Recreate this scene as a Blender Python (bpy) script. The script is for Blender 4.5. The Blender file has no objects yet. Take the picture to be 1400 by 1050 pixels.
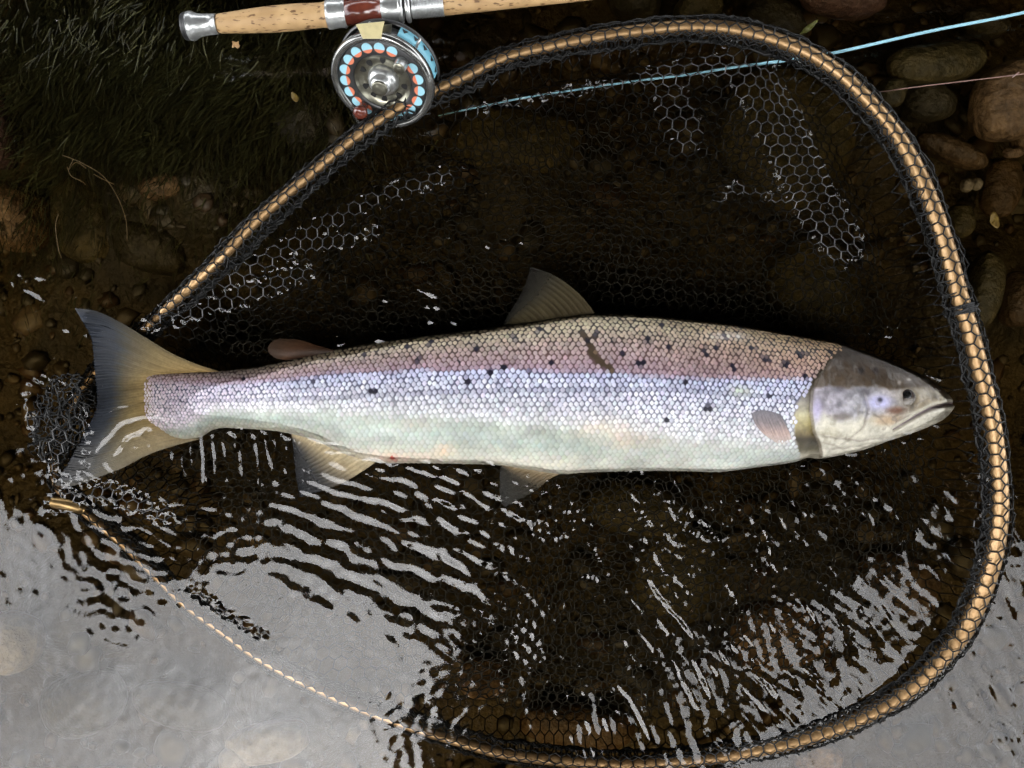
import bpy, bmesh, math, random
import numpy as np
from mathutils import Vector, Matrix

random.seed(7)
RNG = np.random.default_rng(7)
SC = bpy.context.scene
COL = SC.collection

# ------------------------------------------------------------------ camera
CAM_H = 1.0                      # the phone is held a metre above the water
WIDTH = 1.1                      # metres of water across the picture
S = WIDTH / 1400.0               # metres per photograph pixel on the water
cam_d = bpy.data.cameras.new('camera')
cam = bpy.data.objects.new('camera', cam_d)
COL.objects.link(cam)
cam.location = (0, 0, CAM_H)
cam.rotation_euler = (0, 0, 0)
cam_d.sensor_width = 36.0
cam_d.lens = 36.0 * CAM_H / WIDTH
cam_d.clip_start = 0.01
cam_d.clip_end = 500
SC.camera = cam

# ------------------------------------------------------------------ sky, sun, exposure
SUN_EL, SUN_AZ = math.radians(64), math.radians(205)     # high, from below left of the picture
world = bpy.data.worlds.new('World')
SC.world = world
world.use_nodes = True
wn, wl = world.node_tree.nodes, world.node_tree.links
wn.clear()
w_out = wn.new('ShaderNodeOutputWorld')
w_bg = wn.new('ShaderNodeBackground')
w_sky = wn.new('ShaderNodeTexSky')
w_sky.sky_type = 'NISHITA'
w_sky.sun_disc = False
w_sky.sun_elevation = SUN_EL
w_sky.sun_rotation = SUN_AZ
w_sky.air_density = 1.0
w_sky.dust_density = 0.6
w_sky.ozone_density = 1.0
w_hsv = wn.new('ShaderNodeHueSaturation')
w_hsv.inputs['Saturation'].default_value = 0.12
w_tc = wn.new('ShaderNodeTexCoord')
w_noise = wn.new('ShaderNodeTexNoise')
w_noise.inputs['Scale'].default_value = 5.5
w_noise.inputs['Detail'].default_value = 6
w_ramp = wn.new('ShaderNodeMapRange')
w_ramp.inputs[1].default_value = 0.3
w_ramp.inputs[2].default_value = 0.7
w_ramp.inputs[3].default_value = 0.62
w_ramp.inputs[4].default_value = 1.32
w_mul = wn.new('ShaderNodeVectorMath')
w_mul.operation = 'SCALE'
wl.new(w_tc.outputs['Generated'], w_noise.inputs['Vector'])
wl.new(w_noise.outputs[0], w_ramp.inputs[0])
wl.new(w_sky.outputs[0], w_hsv.inputs['Color'])
wl.new(w_hsv.outputs[0], w_mul.inputs[0])
wl.new(w_ramp.outputs[0], w_mul.inputs['Scale'])
wl.new(w_mul.outputs[0], w_bg.inputs['Color'])
w_bg.inputs['Strength'].default_value = 0.15
wl.new(w_bg.outputs[0], w_out.inputs['Surface'])

sun_d = bpy.data.lights.new('sun', 'SUN')
sun_d.energy = 0.5
sun_d.angle = math.radians(105)
sun_d.color = (1.0, 0.96, 0.9)
sun = bpy.data.objects.new('sun', sun_d)
COL.objects.link(sun)
sd = Vector((math.sin(SUN_AZ) * math.cos(SUN_EL), math.cos(SUN_AZ) * math.cos(SUN_EL), math.sin(SUN_EL)))
sun.rotation_euler = (-sd).to_track_quat('-Z', 'Y').to_euler()

SC.view_settings.view_transform = 'Standard'
SC.view_settings.look = 'None'
SC.view_settings.gamma = 1.0
SC.view_settings.use_curve_mapping = False
SC.view_settings.exposure = 3.35
SC.render.engine = 'CYCLES'
SC.cycles.max_bounces = 8
SC.cycles.transparent_max_bounces = 16
SC.cycles.glossy_bounces = 3
SC.cycles.diffuse_bounces = 2
SC.cycles.volume_bounces = 0
SC.cycles.sample_clamp_indirect = 6

# ------------------------------------------------------------------ helpers
def P(px, py, z=0.0):
    """World point at height z that stands where the photograph shows (px, py)."""
    k = (CAM_H - z) / CAM_H
    return Vector(((px - 700) * S * k, (525 - py) * S * k, z))

def PN(a, z):
    a = np.asarray(a, float)
    z = np.broadcast_to(np.asarray(z, float), a.shape[:-1])
    k = (CAM_H - z) / CAM_H
    return np.stack([(a[..., 0] - 700) * S * k, (525 - a[..., 1]) * S * k, z], -1)

def lin(r, g, b, k=1.0):
    f = lambda c: (c / 255 / 12.92 if c / 255 <= 0.04045 else ((c / 255 + 0.055) / 1.055) ** 2.4) * k
    return (f(r), f(g), f(b))

def linN(a):
    a = np.asarray(a, float) / 255
    return np.where(a <= 0.04045, a / 12.92, ((a + 0.055) / 1.055) ** 2.4)

def sstep(a, b, x):
    t = np.clip((x - a) / (b - a), 0, 1)
    return t * t * (3 - 2 * t)

def catmull(pts, n, closed=False):
    pts = np.asarray(pts, float)
    N = len(pts)
    if closed:
        ext = np.vstack([pts[-1], pts, pts[0], pts[1]])
        segs = N
    else:
        ext = np.vstack([2 * pts[0] - pts[1], pts, 2 * pts[-1] - pts[-2]])
        segs = N - 1
    out = []
    for i in range(segs):
        p0, p1, p2, p3 = ext[i:i + 4]
        t = np.linspace(0, 1, 24, endpoint=False)[:, None]
        out.append(0.5 * (2 * p1 + (p2 - p0) * t + (2 * p0 - 5 * p1 + 4 * p2 - p3) * t ** 2 + (3 * p1 - p0 - 3 * p2 + p3) * t ** 3))
    out = np.vstack(out + [pts[:1] if closed else pts[-1:]])
    d = np.r_[0, np.cumsum(np.linalg.norm(np.diff(out, axis=0), axis=1))]
    s = np.linspace(0, d[-1], n, endpoint=not closed)
    return np.stack([np.interp(s, d, out[:, k]) for k in range(pts.shape[1])], 1)

def new_mesh(name, V, F, col=None):
    V = np.ascontiguousarray(np.asarray(V, np.float32).reshape(-1, 3))
    me = bpy.data.meshes.new(name)
    if isinstance(F, np.ndarray):
        nF, k = F.shape
        me.vertices.add(len(V))
        me.vertices.foreach_set('co', V.ravel())
        me.loops.add(nF * k)
        me.polygons.add(nF)
        me.loops.foreach_set('vertex_index', np.ascontiguousarray(F, np.int32).ravel())
        me.polygons.foreach_set('loop_start', np.arange(0, nF * k, k, dtype=np.int32))
        me.polygons.foreach_set('loop_total', np.full(nF, k, np.int32))
        me.update(calc_edges=True)
        me.validate()
    else:
        me.from_pydata([tuple(map(float, v)) for v in V], [], F)
        me.update()
    if col is not None:
        a = me.color_attributes.new('Col', 'FLOAT_COLOR', 'POINT')
        c = np.ones((len(V), 4), np.float32)
        c[:, :col.shape[1]] = col
        a.data.foreach_set('color', c.ravel())
    return me

def add(name, V, F, mat, parent=None, col=None, smooth=True, kind=None):
    me = new_mesh(name, V, F, col)
    if smooth:
        me.polygons.foreach_set('use_smooth', np.ones(len(me.polygons), bool))
    if mat:
        me.materials.append(mat)
    o = bpy.data.objects.new(name, me)
    COL.objects.link(o)
    if parent:
        o.parent = parent
        o.matrix_parent_inverse = Matrix.Translation(-Vector(parent.location))
    if kind:
        o['kind'] = kind
    return o

def tag(o, label, cat, group=None):
    o['label'] = label
    o['category'] = cat
    if group:
        o['group'] = group
    return o

def empty(name, loc, label, cat, group=None):
    o = bpy.data.objects.new(name, None)
    o.empty_display_size = 0.02
    COL.objects.link(o)
    o.location = loc
    return tag(o, label, cat, group)

def grid_faces(nu, nv, wrap_v=False, off=0):
    i, j = np.meshgrid(np.arange(nu - 1), np.arange(nv if wrap_v else nv - 1), indexing='ij')
    j2 = (j + 1) % nv
    return np.stack([i * nv + j, (i + 1) * nv + j, (i + 1) * nv + j2, i * nv + j2], -1).reshape(-1, 4) + off

def frames(path, closed=False):
    if closed:
        T = np.roll(path, -1, 0) - np.roll(path, 1, 0)
    else:
        T = np.gradient(path, axis=0)
    T /= np.linalg.norm(T, axis=1)[:, None] + 1e-12
    up = np.array([0, 0, 1.0])
    N1 = np.cross(T, up)
    bad = np.linalg.norm(N1, axis=1) < 1e-4
    N1[bad] = [1, 0, 0]
    N1 /= np.linalg.norm(N1, axis=1)[:, None]
    N2 = np.cross(N1, T)
    return T, N1, N2

def tube(path, r, sides=10, closed=False, cap=True):
    path = np.asarray(path, float)
    n = len(path)
    r = np.broadcast_to(np.asarray(r, float), (n,))
    T, A, B = frames(path, closed)
    ph = np.linspace(0, 2 * np.pi, sides, endpoint=False)
    V = path[:, None] + r[:, None, None] * (np.cos(ph)[None, :, None] * A[:, None] + np.sin(ph)[None, :, None] * B[:, None])
    V = V.reshape(-1, 3)
    F = grid_faces(n, sides, True)
    if closed:
        j = np.arange(sides)
        F = np.vstack([F, np.stack([(n - 1) * sides + j, j, (j + 1) % sides, (n - 1) * sides + (j + 1) % sides], -1)])
        return V, F
    if cap:
        F = [tuple(map(int, f)) for f in F] + [tuple(range(sides))[::-1], tuple(range((n - 1) * sides, n * sides))]
    return V, F

def strands(A, B, r, sides=4):
    """One prism for each segment A[i]-B[i]."""
    T = B - A
    L = np.linalg.norm(T, axis=1)[:, None]
    T = T / (L + 1e-12)
    ref = np.tile([0.0, 0, 1], (len(A), 1))
    ref[np.abs(T[:, 2]) > 0.9] = [1, 0, 0]
    X = np.cross(T, ref)
    X /= np.linalg.norm(X, axis=1)[:, None] + 1e-12
    Y = np.cross(X, T)
    A = A - T * r * 0.5
    B = B + T * r * 0.5
    ph = np.arange(sides) * 2 * np.pi / sides + np.pi / sides
    ring = np.cos(ph)[None, :, None] * X[:, None] + np.sin(ph)[None, :, None] * Y[:, None]
    r = np.broadcast_to(np.asarray(r, float), (len(A),))[:, None, None]
    V = np.concatenate([A[:, None] + ring * r, B[:, None] + ring * r], 1).reshape(-1, 3)
    j = np.arange(sides)
    f = np.stack([j, (j + 1) % sides, (j + 1) % sides + sides, j + sides], -1)
    F = (f[None] + (np.arange(len(A)) * 2 * sides)[:, None, None]).reshape(-1, 4)
    return V, F

def hex_edges(nx, ny, R):
    """Unit honeycomb (pointy top): vertices (x, y) and index pairs."""
    W = math.sqrt(3) * R
    pts, idx, E = [], {}, set()
    def vid(x, y):
        key = (round(x / R * 20), round(y / R * 20))
        if key not in idx:
            idx[key] = len(pts)
            pts.append((x, y))
        return idx[key]
    for j in range(ny):
        for i in range(nx):
            cx = i * W + (j % 2) * W / 2
            cy = j * 1.5 * R
            v = [vid(cx + R * math.sin(math.pi / 3 * k), cy + R * math.cos(math.pi / 3 * k)) for k in range(6)]
            for k in range(6):
                a, b = v[k], v[(k + 1) % 6]
                E.add((min(a, b), max(a, b)))
    return np.array(pts), np.array(sorted(E))

def coons(B, O, E0, E1, nu, nv):
    B, O, E0, E1 = [np.asarray(catmull(a, n)) for a, n in ((B, nv), (O, nv), (E0, nu), (E1, nu))]
    u = np.linspace(0, 1, nu)[:, None, None]
    v = np.linspace(0, 1, nv)[None, :, None]
    return ((1 - u) * B[None] + u * O[None] + (1 - v) * E0[:, None] + v * E1[:, None]
            - ((1 - u) * (1 - v) * B[0] + u * (1 - v) * O[0] + (1 - u) * v * B[-1] + u * v * O[-1]))

def seg_dist(Q, line):
    """Distance of points Q (n,2) to polyline line, and the parameter along it."""
    Q = np.asarray(Q, float)
    line = np.asarray(line, float)
    best = np.full(len(Q), 1e9)
    par = np.zeros(len(Q))
    d = np.r_[0, np.cumsum(np.linalg.norm(np.diff(line, axis=0), axis=1))]
    for k in range(len(line) - 1):
        a, b = line[k], line[k + 1]
        ab = b - a
        t = np.clip(((Q - a) @ ab) / (ab @ ab + 1e-12), 0, 1)
        dd = np.linalg.norm(Q - a - t[:, None] * ab, axis=1)
        m = dd < best
        best[m] = dd[m]
        par[m] = ((d[k] + t * (d[k + 1] - d[k])) / d[-1])[m]
    return best, par

def in_poly(Q, poly):
    x, y = Q[:, 0], Q[:, 1]
    ins = np.zeros(len(Q), bool)
    n = len(poly)
    for i in range(n):
        x1, y1 = poly[i]
        x2, y2 = poly[(i + 1) % n]
        c = ((y1 > y) != (y2 > y)) & (x < (x2 - x1) * (y - y1) / (y2 - y1 + 1e-15) + x1)
        ins ^= c
    return ins

def fft_noise(n, lam, rng, dlam=0.35, theta=None, dtheta=0.4):
    """Periodic field of n x n cells with wavelength lam (cells); unit rms slope per cell."""
    k = np.fft.fftfreq(n)
    KX, KY = np.meshgrid(k, k, indexing='xy')
    K = np.hypot(KX, KY)
    amp = np.exp(-((K - 1 / lam) / (dlam / lam)) ** 2)
    if theta is not None:
        a = np.arctan2(KY, KX) - theta
        a = (a + np.pi / 2) % np.pi - np.pi / 2
        amp *= np.exp(-(a / dtheta) ** 2)
    amp[0, 0] = 0
    h = np.real(np.fft.ifft2(amp * np.exp(2j * np.pi * rng.random((n, n)))))
    gy, gx = np.gradient(h)
    return h / np.sqrt((gx ** 2 + gy ** 2).mean())

_lat = {}
def vnoise(Q, scale, seed=0):
    """Smooth value noise (n,) in [0,1] at points Q (n,2)."""
    if seed not in _lat:
        _lat[seed] = np.random.default_rng(100 + seed).random((256, 256))
    L = _lat[seed]
    q = np.asarray(Q, float) / scale
    i = np.floor(q).astype(int)
    f = q - i
    f = f * f * (3 - 2 * f)
    g = lambda a, b: L[(i[:, 0] + a) % 256, (i[:, 1] + b) % 256]
    return (g(0, 0) * (1 - f[:, 0]) + g(1, 0) * f[:, 0]) * (1 - f[:, 1]) + (g(0, 1) * (1 - f[:, 0]) + g(1, 1) * f[:, 0]) * f[:, 1]

def fbm(Q, scale, seed=0, octv=4):
    s, a, t = 0, 1.0, 0
    for o in range(octv):
        s = s + a * vnoise(Q, scale / 2 ** o, seed + o)
        t += a
        a *= 0.55
    return s / t

# ------------------------------------------------------------------ materials
def mat(name, base=(0.5, 0.5, 0.5), rough=0.5, metal=0.0, spec=0.5, attr=False, noise=None, bump=None, coat=0.0, tint=None, alpha_attr=False, trans=0.0):
    m = bpy.data.materials.new(name)
    m.use_nodes = True
    n, l = m.node_tree.nodes, m.node_tree.links
    b = n['Principled BSDF']
    b.inputs['Base Color'].default_value = (*base, 1)
    b.inputs['Roughness'].default_value = rough
    b.inputs['Metallic'].default_value = metal
    b.inputs['Specular IOR Level'].default_value = spec
    b.inputs['Coat Weight'].default_value = coat
    b.inputs['Coat Roughness'].default_value = 0.08
    src = None
    tc = n.new('ShaderNodeTexCoord')
    if attr:
        a = n.new('ShaderNodeVertexColor')
        a.layer_name = 'Col'
        src = a.outputs['Color']
        if alpha_attr:
            l.new(a.outputs['Alpha'], b.inputs['Alpha'])
    if noise:                                     # (scale, detail, other colour, contrast lo, hi)
        t = n.new('ShaderNodeTexNoise')
        t.inputs['Scale'].default_value = noise[0]
        t.inputs['Detail'].default_value = noise[1]
        t.inputs['Roughness'].default_value = 0.65
        l.new(tc.outputs['Object'], t.inputs['Vector'])
        r = n.new('ShaderNodeMapRange')
        r.inputs[1].default_value, r.inputs[2].default_value = noise[3], noise[4]
        l.new(t.outputs[0], r.inputs[0])
        mx = n.new('ShaderNodeMix')
        mx.data_type = 'RGBA'
        l.new(r.outputs[0], mx.inputs[0])
        if attr:
            mx.blend_type = 'MULTIPLY'
            l.new(src, mx.inputs[6])
        else:
            mx.inputs[6].default_value = (*base, 1)
        mx.inputs[7].default_value = (*noise[2], 1)
        src = mx.outputs[2]
    if src is not None:
        l.new(src, b.inputs['Base Color'])
    if bump:                                      # (scale, strength, distance)
        t = n.new('ShaderNodeTexNoise')
        t.inputs['Scale'].default_value = bump[0]
        t.inputs['Detail'].default_value = 5
        l.new(tc.outputs['Object'], t.inputs['Vector'])
        bp = n.new('ShaderNodeBump')
        bp.inputs['Strength'].default_value = bump[1]
        bp.inputs['Distance'].default_value = bump[2]
        l.new(t.outputs[0], bp.inputs['Height'])
        l.new(bp.outputs[0], b.inputs['Normal'])
    if trans:
        o = n['Material Output']
        tr = n.new('ShaderNodeBsdfTranslucent')
        if src is not None:
            l.new(src, tr.inputs['Color'])
        else:
            tr.inputs['Color'].default_value = (*base, 1)
        ms = n.new('ShaderNodeMixShader')
        ms.inputs[0].default_value = trans
        l.new(b.outputs[0], ms.inputs[1])
        l.new(tr.outputs[0], ms.inputs[2])
        l.new(ms.outputs[0], o.inputs['Surface'])
    return m

M = {}
M['skin'] = mat('fish_skin', rough=0.42, spec=0.4, attr=True, noise=(220, 3, (0.72, 0.72, 0.70), 0.35, 0.75), bump=(420, 0.35, 0.0008), coat=0.08)
M['scale'] = mat('fish_scale', rough=0.38, metal=0.05, spec=0.35, attr=True)
M['fin'] = mat('fin_membrane', rough=0.45, spec=0.15, attr=True, alpha_attr=True, noise=(300, 3, (0.72, 0.72, 0.70), 0.35, 0.8))
M['eye_iris'] = mat('eye_iris', rough=0.25, spec=0.4, attr=True, noise=(300, 3, (0.6, 0.6, 0.6), 0.4, 0.7))
M['pupil'] = mat('eye_pupil', (0.004, 0.004, 0.004), 0.2)
M['net'] = mat('net_rubber', (0.006, 0.006, 0.006), 0.4, spec=0.22, noise=(60, 3, (0.010, 0.010, 0.009), 0.4, 0.7))
M['net_wet'] = mat('net_rubber_wet', (0.008, 0.008, 0.008), 0.2, spec=0.45, coat=0.25)
M['hoop'] = mat('hoop_bronze', (0.36, 0.225, 0.105), 0.42, metal=0.75, noise=(180, 4, (0.22, 0.125, 0.05), 0.42, 0.75), bump=(900, 0.1, 0.0003), coat=0.15)
M['cord'] = mat('cord_black', (0.008, 0.008, 0.008), 0.6, bump=(900, 0.6, 0.0006))
M['brass'] = mat('brass_ferrule', (0.22, 0.14, 0.055), 0.32, metal=0.85, noise=(90, 3, (0.16, 0.11, 0.05), 0.4, 0.7))
M['alu'] = mat('brushed_aluminium', (0.55, 0.56, 0.55), 0.3, metal=0.8, noise=(160, 3, (0.42, 0.43, 0.42), 0.4, 0.7), bump=(500, 0.08, 0.0004))
M['alu_dark'] = mat('anodised_aluminium', (0.16, 0.155, 0.12), 0.28, metal=0.85, noise=(120, 3, (0.24, 0.23, 0.18), 0.4, 0.7))
M['rim_metal'] = mat('polished_rim', (0.26, 0.26, 0.25), 0.2, metal=0.9, noise=(120, 3, (0.2, 0.2, 0.19), 0.4, 0.7))
M['grey_rim'] = mat('grey_anodised', (0.05, 0.05, 0.05), 0.35, metal=0.5)
M['black'] = mat('black_hole', (0.006, 0.006, 0.006), 0.5)
M['wood'] = mat('maroon_wood', (0.085, 0.018, 0.012), 0.2, noise=(60, 5, (0.14, 0.035, 0.02), 0.4, 0.7), coat=0.5)
M['line_blue'] = mat('fly_line_blue', (0.17, 0.42, 0.52), 0.45, noise=(40, 3, (0.13, 0.36, 0.46), 0.4, 0.7))
M['line_cyan'] = mat('fly_line_core', (0.28, 0.53, 0.62), 0.5)
M['backing'] = mat('orange_backing', (0.60, 0.17, 0.085), 0.6)
M['cream'] = mat('cream_foot', (0.52, 0.45, 0.24), 0.4, noise=(90, 3, (0.42, 0.36, 0.2), 0.45, 0.7))
M['leader'] = mat('leader_nylon', (0.24, 0.14, 0.11), 0.3)

def cork_material():
    m = bpy.data.materials.new('cork')
    m.use_nodes = True
    n, l = m.node_tree.nodes, m.node_tree.links
    b = n['Principled BSDF']
    tc = n.new('ShaderNodeTexCoord')
    n1 = n.new('ShaderNodeTexNoise')
    n1.inputs['Scale'].default_value = 45
    n1.inputs['Detail'].default_value = 6
    l.new(tc.outputs['Object'], n1.inputs['Vector'])
    r1 = n.new('ShaderNodeValToRGB')
    r1.color_ramp.elements[0].position = 0.35
    r1.color_ramp.elements[0].color = (0.36, 0.22, 0.095, 1)
    r1.color_ramp.elements[1].position = 0.7
    r1.color_ramp.elements[1].color = (0.50, 0.325, 0.15, 1)
    l.new(n1.outputs[0], r1.inputs[0])
    mp = n.new('ShaderNodeMapping')
    mp.inputs['Scale'].default_value = (110, 330, 330)
    l.new(tc.outputs['Object'], mp.inputs['Vector'])
    n2 = n.new('ShaderNodeTexNoise')
    n2.inputs['Scale'].default_value = 1.0
    n2.inputs['Detail'].default_value = 2
    l.new(mp.outputs[0], n2.inputs['Vector'])
    r2 = n.new('ShaderNodeMapRange')
    r2.inputs[1].default_value, r2.inputs[2].default_value = 0.57, 0.64
    l.new(n2.outputs[0], r2.inputs[0])
    mx = n.new('ShaderNodeMix')
    mx.data_type = 'RGBA'
    l.new(r2.outputs[0], mx.inputs[0])
    l.new(r1.outputs[0], mx.inputs[6])
    mx.inputs[7].default_value = (0.13, 0.065, 0.025, 1)
    l.new(mx.outputs[2], b.inputs['Base Color'])
    b.inputs['Roughness'].default_value = 0.6
    bp = n.new('ShaderNodeBump')
    bp.inputs['Strength'].default_value = 0.4
    bp.inputs['Distance'].default_value = 0.0008
    bp.invert = True
    l.new(n2.outputs[0], bp.inputs['Height'])
    l.new(bp.outputs[0], b.inputs['Normal'])
    return m
M['cork'] = cork_material()

def water_material():
    m = bpy.data.materials.new('peaty_river_water')
    m.use_nodes = True
    n, l = m.node_tree.nodes, m.node_tree.links
    n.clear()
    out = n.new('ShaderNodeOutputMaterial')
    fr = n.new('ShaderNodeFresnel')
    fr.inputs['IOR'].default_value = 1.43
    tr = n.new('ShaderNodeBsdfTransparent')
    gl = n.new('ShaderNodeBsdfGlossy')
    gl.inputs['Roughness'].default_value = 0.05
    mx = n.new('ShaderNodeMixShader')
    l.new(fr.outputs[0], mx.inputs[0])
    l.new(tr.outputs[0], mx.inputs[1])
    l.new(gl.outputs[0], mx.inputs[2])
    l.new(mx.outputs[0], out.inputs['Surface'])
    ab = n.new('ShaderNodeVolumeAbsorption')
    ab.inputs['Color'].default_value = (0.72, 0.60, 0.30, 1)
    ab.inputs['Density'].default_value = 9.5
    l.new(ab.outputs[0], out.inputs['Volume'])
    return m
M['water'] = water_material()

def stone_material(name, c1, c2, scale=30, rough=0.55):
    return mat(name, c1, rough, spec=0.3, noise=(scale, 8, c2, 0.36, 0.68), bump=(90, 1.0, 0.008))
M['bed'] = stone_material('silty_bed', (0.013, 0.0105, 0.0055), (0.048, 0.036, 0.016), 14)
M['stone_dark'] = stone_material('stone_dark', (0.018, 0.015, 0.008), (0.052, 0.041, 0.020), 34)
M['stone_brown'] = stone_material('stone_brown', (0.055, 0.032, 0.015), (0.23, 0.14, 0.066), 50)
M['stone_olive'] = stone_material('stone_olive', (0.030, 0.025, 0.010), (0.092, 0.070, 0.027), 40)
M['stone_rust'] = stone_material('stone_rust', (0.034, 0.020, 0.008), (0.092, 0.054, 0.022), 34)
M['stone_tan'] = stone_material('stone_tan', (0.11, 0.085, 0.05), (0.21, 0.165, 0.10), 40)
M['stone_pink'] = stone_material('stone_pink', (0.050, 0.026, 0.018), (0.12, 0.064, 0.042), 40)
M['pebble'] = mat('pebbles', rough=0.55, attr=True, noise=(120, 4, (0.5, 0.45, 0.4), 0.35, 0.7))
M['moss'] = mat('water_moss', (0.016, 0.022, 0.007), 0.55, spec=0.12, attr=True)
M['leaf_tan'] = mat('leaf_tan', (0.34, 0.20, 0.08), 0.6, noise=(200, 3, (0.24, 0.13, 0.05), 0.4, 0.7))
M['leaf_yellow'] = mat('leaf_yellow', (0.24, 0.17, 0.04), 0.5, noise=(150, 3, (0.16, 0.10, 0.03), 0.4, 0.7))
M['leaf_green'] = mat('leaf_green', (0.19, 0.20, 0.05), 0.5, noise=(150, 3, (0.12, 0.12, 0.03), 0.4, 0.7))
M['straw'] = mat('straw', (0.13, 0.085, 0.032), 0.5)
M['tree_leaf'] = mat('tree_leaf', (0.022, 0.030, 0.010), 0.6, spec=0.25, attr=True)
M['bark'] = mat('bark', (0.035, 0.027, 0.018), 0.8, noise=(8, 6, (0.07, 0.055, 0.04), 0.4, 0.7), bump=(14, 0.8, 0.04))

# ------------------------------------------------------------------ terrain: river bed and banks
bed_bumps = [  # px, py, radius px, height m: low rises of the bed that show through the brown water
    (300, 120, 190, 0.10), (90, 40, 170, 0.115), (80, 300, 140, 0.06), (250, 260, 80, 0.06), (1130, 380, 110, 0.04),
    (860, 900, 120, 0.035), (1150, 800, 150, 0.05), (370, 1020, 130, 0.06), (20, 880, 110, 0.06), (700, 190, 120, 0.03),
    (1290, 100, 120, 0.05), (1380, 400, 90, 0.06), (1040, 180, 120, 0.03), (430, 150, 90, 0.06)]
def bed_z(X, Y):
    px, py = X / S + 700, 525 - Y / S
    z = np.full(X.shape, -0.155)
    for bx, by, r, h in bed_bumps:
        z = z + h * np.exp(-((px - bx) ** 2 + (py - by) ** 2) / (0.6 * r) ** 2 / 2)
    Q = np.stack([X.ravel(), Y.ravel()], 1)
    z = z + (fbm(Q + 50, 0.16, 3, 5).reshape(X.shape) - 0.5) * 0.055
    far = np.maximum(np.abs(Y) - 4.5, 0)
    z = z + np.where(far > 0, 1.9 * sstep(0, 4, far) + 0.08 * far, 0)
    return z
gx = np.r_[-220, -90, -40, -20, -12, -8, -5, -3, -2, -1.2, np.arange(-0.8, 0.8001, 0.006), 1.2, 2, 3, 5, 8, 12, 20, 40, 90, 220]
gy = np.r_[-220, -90, -40, -20, -12, -9, -7.5, -6, -5, -4, -2.5, -1.2, np.arange(-0.66, 0.6601, 0.006), 1.2, 2.5, 4, 5, 6, 7.5, 9, 12, 20, 40, 90, 220]
X, Y = np.meshgrid(gx, gy, indexing='ij')
add('river_bed', np.stack([X, Y, bed_z(X, Y)], -1), grid_faces(len(gx), len(gy)), M['bed'], kind='structure')

# ------------------------------------------------------------------ water surface: ripples as real relief
DX = 0.0018
nx, ny = 704, 548
N = 1024
wx = (np.arange(nx) - nx / 2) * DX
wy = (np.arange(ny) - ny / 2) * DX
WX, WY = np.meshgrid(wx, wy, indexing='ij')
PX, PY = WX / S + 700, 525 - WY / S
def crop(f):
    return f.T[:nx, :ny]                       # field[row=y, col=x] -> [x, y]
def blob(cx, cy, rx, ry, rot=0):
    c, s = math.cos(rot), math.sin(rot)
    dx, dy = PX - cx, PY - cy
    a, b = (c * dx + s * dy) / rx, (-s * dx + c * dy) / ry
    return np.exp(-(a * a + b * b))
def waves(lam_px, theta, slope, mask, seed, dth=0.35, dl=0.35):
    """theta: direction of the crests in the picture, degrees clockwise from +x (y down)."""
    rng = np.random.default_rng(seed)
    th = math.radians(90 - (theta or 0))       # wave vector, world axes
    f = fft_noise(N, lam_px * S / DX, rng, dl, th, dth) if theta is not None else fft_noise(N, lam_px * S / DX, rng, dl)
    return crop(f) * DX * slope * mask
pn = fbm(np.stack([PX.ravel(), PY.ravel()], 1), 90, 20, 3).reshape(PX.shape)
patchy = sstep(0.35, 0.68, pn)
h = np.zeros_like(WX)
h += waves(150, None, 0.012, 1.0, 1)
h += waves(46, None, 0.008, 1.0, 2)
right = blob(1150, 760, 230, 150) + 0.9 * blob(960, 790, 170, 130) + 0.5 * blob(1330, 960, 160, 110) + 0.6 * blob(1000, 960, 190, 80)
right = np.clip(right, 0, 1.1)
h += waves(17, 48, 0.105, right * (0.45 + 0.55 * patchy), 3, 0.42)
h += waves(32, 56, 0.085, right, 4, 0.35)
h += waves(20, 22, 0.13, blob(560, 672, 150, 34) + 0.7 * blob(640, 720, 110, 50), 31, 0.45)
h += waves(15, 60, 0.12, blob(1010, 690, 150, 60) * (0.3 + 0.7 * patchy), 32, 0.6)
h += waves(22, 60, 0.12, blob(1010, 900, 130, 90), 33, 0.4)
h += waves(24, 52, 0.17, blob(1210, 675, 140, 60), 18, 0.45)
h += waves(26, 62, 0.16, blob(1370, 930, 60, 120), 19, 0.35)
h += waves(24, 66, 0.09, blob(860, 990, 190, 60), 20, 0.35)
h += waves(11, None, 0.030, right * patchy, 5)
left = np.clip(blob(560, 760, 170, 110) + 0.8 * blob(640, 690, 110, 60) + 0.5 * blob(440, 700, 120, 50), 0, 1.1)
h += waves(30, 26, 0.050, left, 6, 0.5, 0.6)
h += waves(52, 32, 0.032, left * (0.4 + patchy), 7, 0.5, 0.6)
h += waves(14, 20, 0.022, left * patchy, 8, 0.6)
mid = blob(760, 850, 160, 130)
h += waves(17, 40, 0.055, mid * (0.35 + 0.65 * patchy), 9, 0.6)
h += waves(13, None, 0.17, blob(880, 730, 140, 80) * patchy + blob(780, 700, 80, 50) * 0.6 + 0.6 * blob(760, 880, 120, 60) * patchy, 21)
h += waves(20, 88, 0.22, blob(325, 622, 85, 36), 10, 0.3, 0.6)
h += waves(24, 25, 0.06, blob(240, 710, 120, 40), 11, 0.7, 0.6)
h += waves(22, 24, 0.045, blob(120, 780, 130, 50) * (1.1 - patchy), 12, 0.7, 0.6) * 0.5
h += waves(20, 30, 0.14, blob(40, 390, 60, 36) + 0.6 * blob(100, 480, 50, 60), 13, 1.2, 0.7)
h += waves(18, 30, 0.15, blob(560, 400, 90, 50) + blob(700, 335, 50, 35) + 0.6 * blob(620, 440, 60, 30), 14, 0.9)
h += waves(14, 25, 0.14, blob(1240, 440, 60, 60) + blob(1275, 520, 50, 60), 15, 0.6)
h += waves(15, 20, 0.16, blob(130, 30, 130, 40) + 0.5 * blob(170, 80, 60, 40), 16, 0.9)
h += waves(20, None, 0.016, 1.0, 17)
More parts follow.
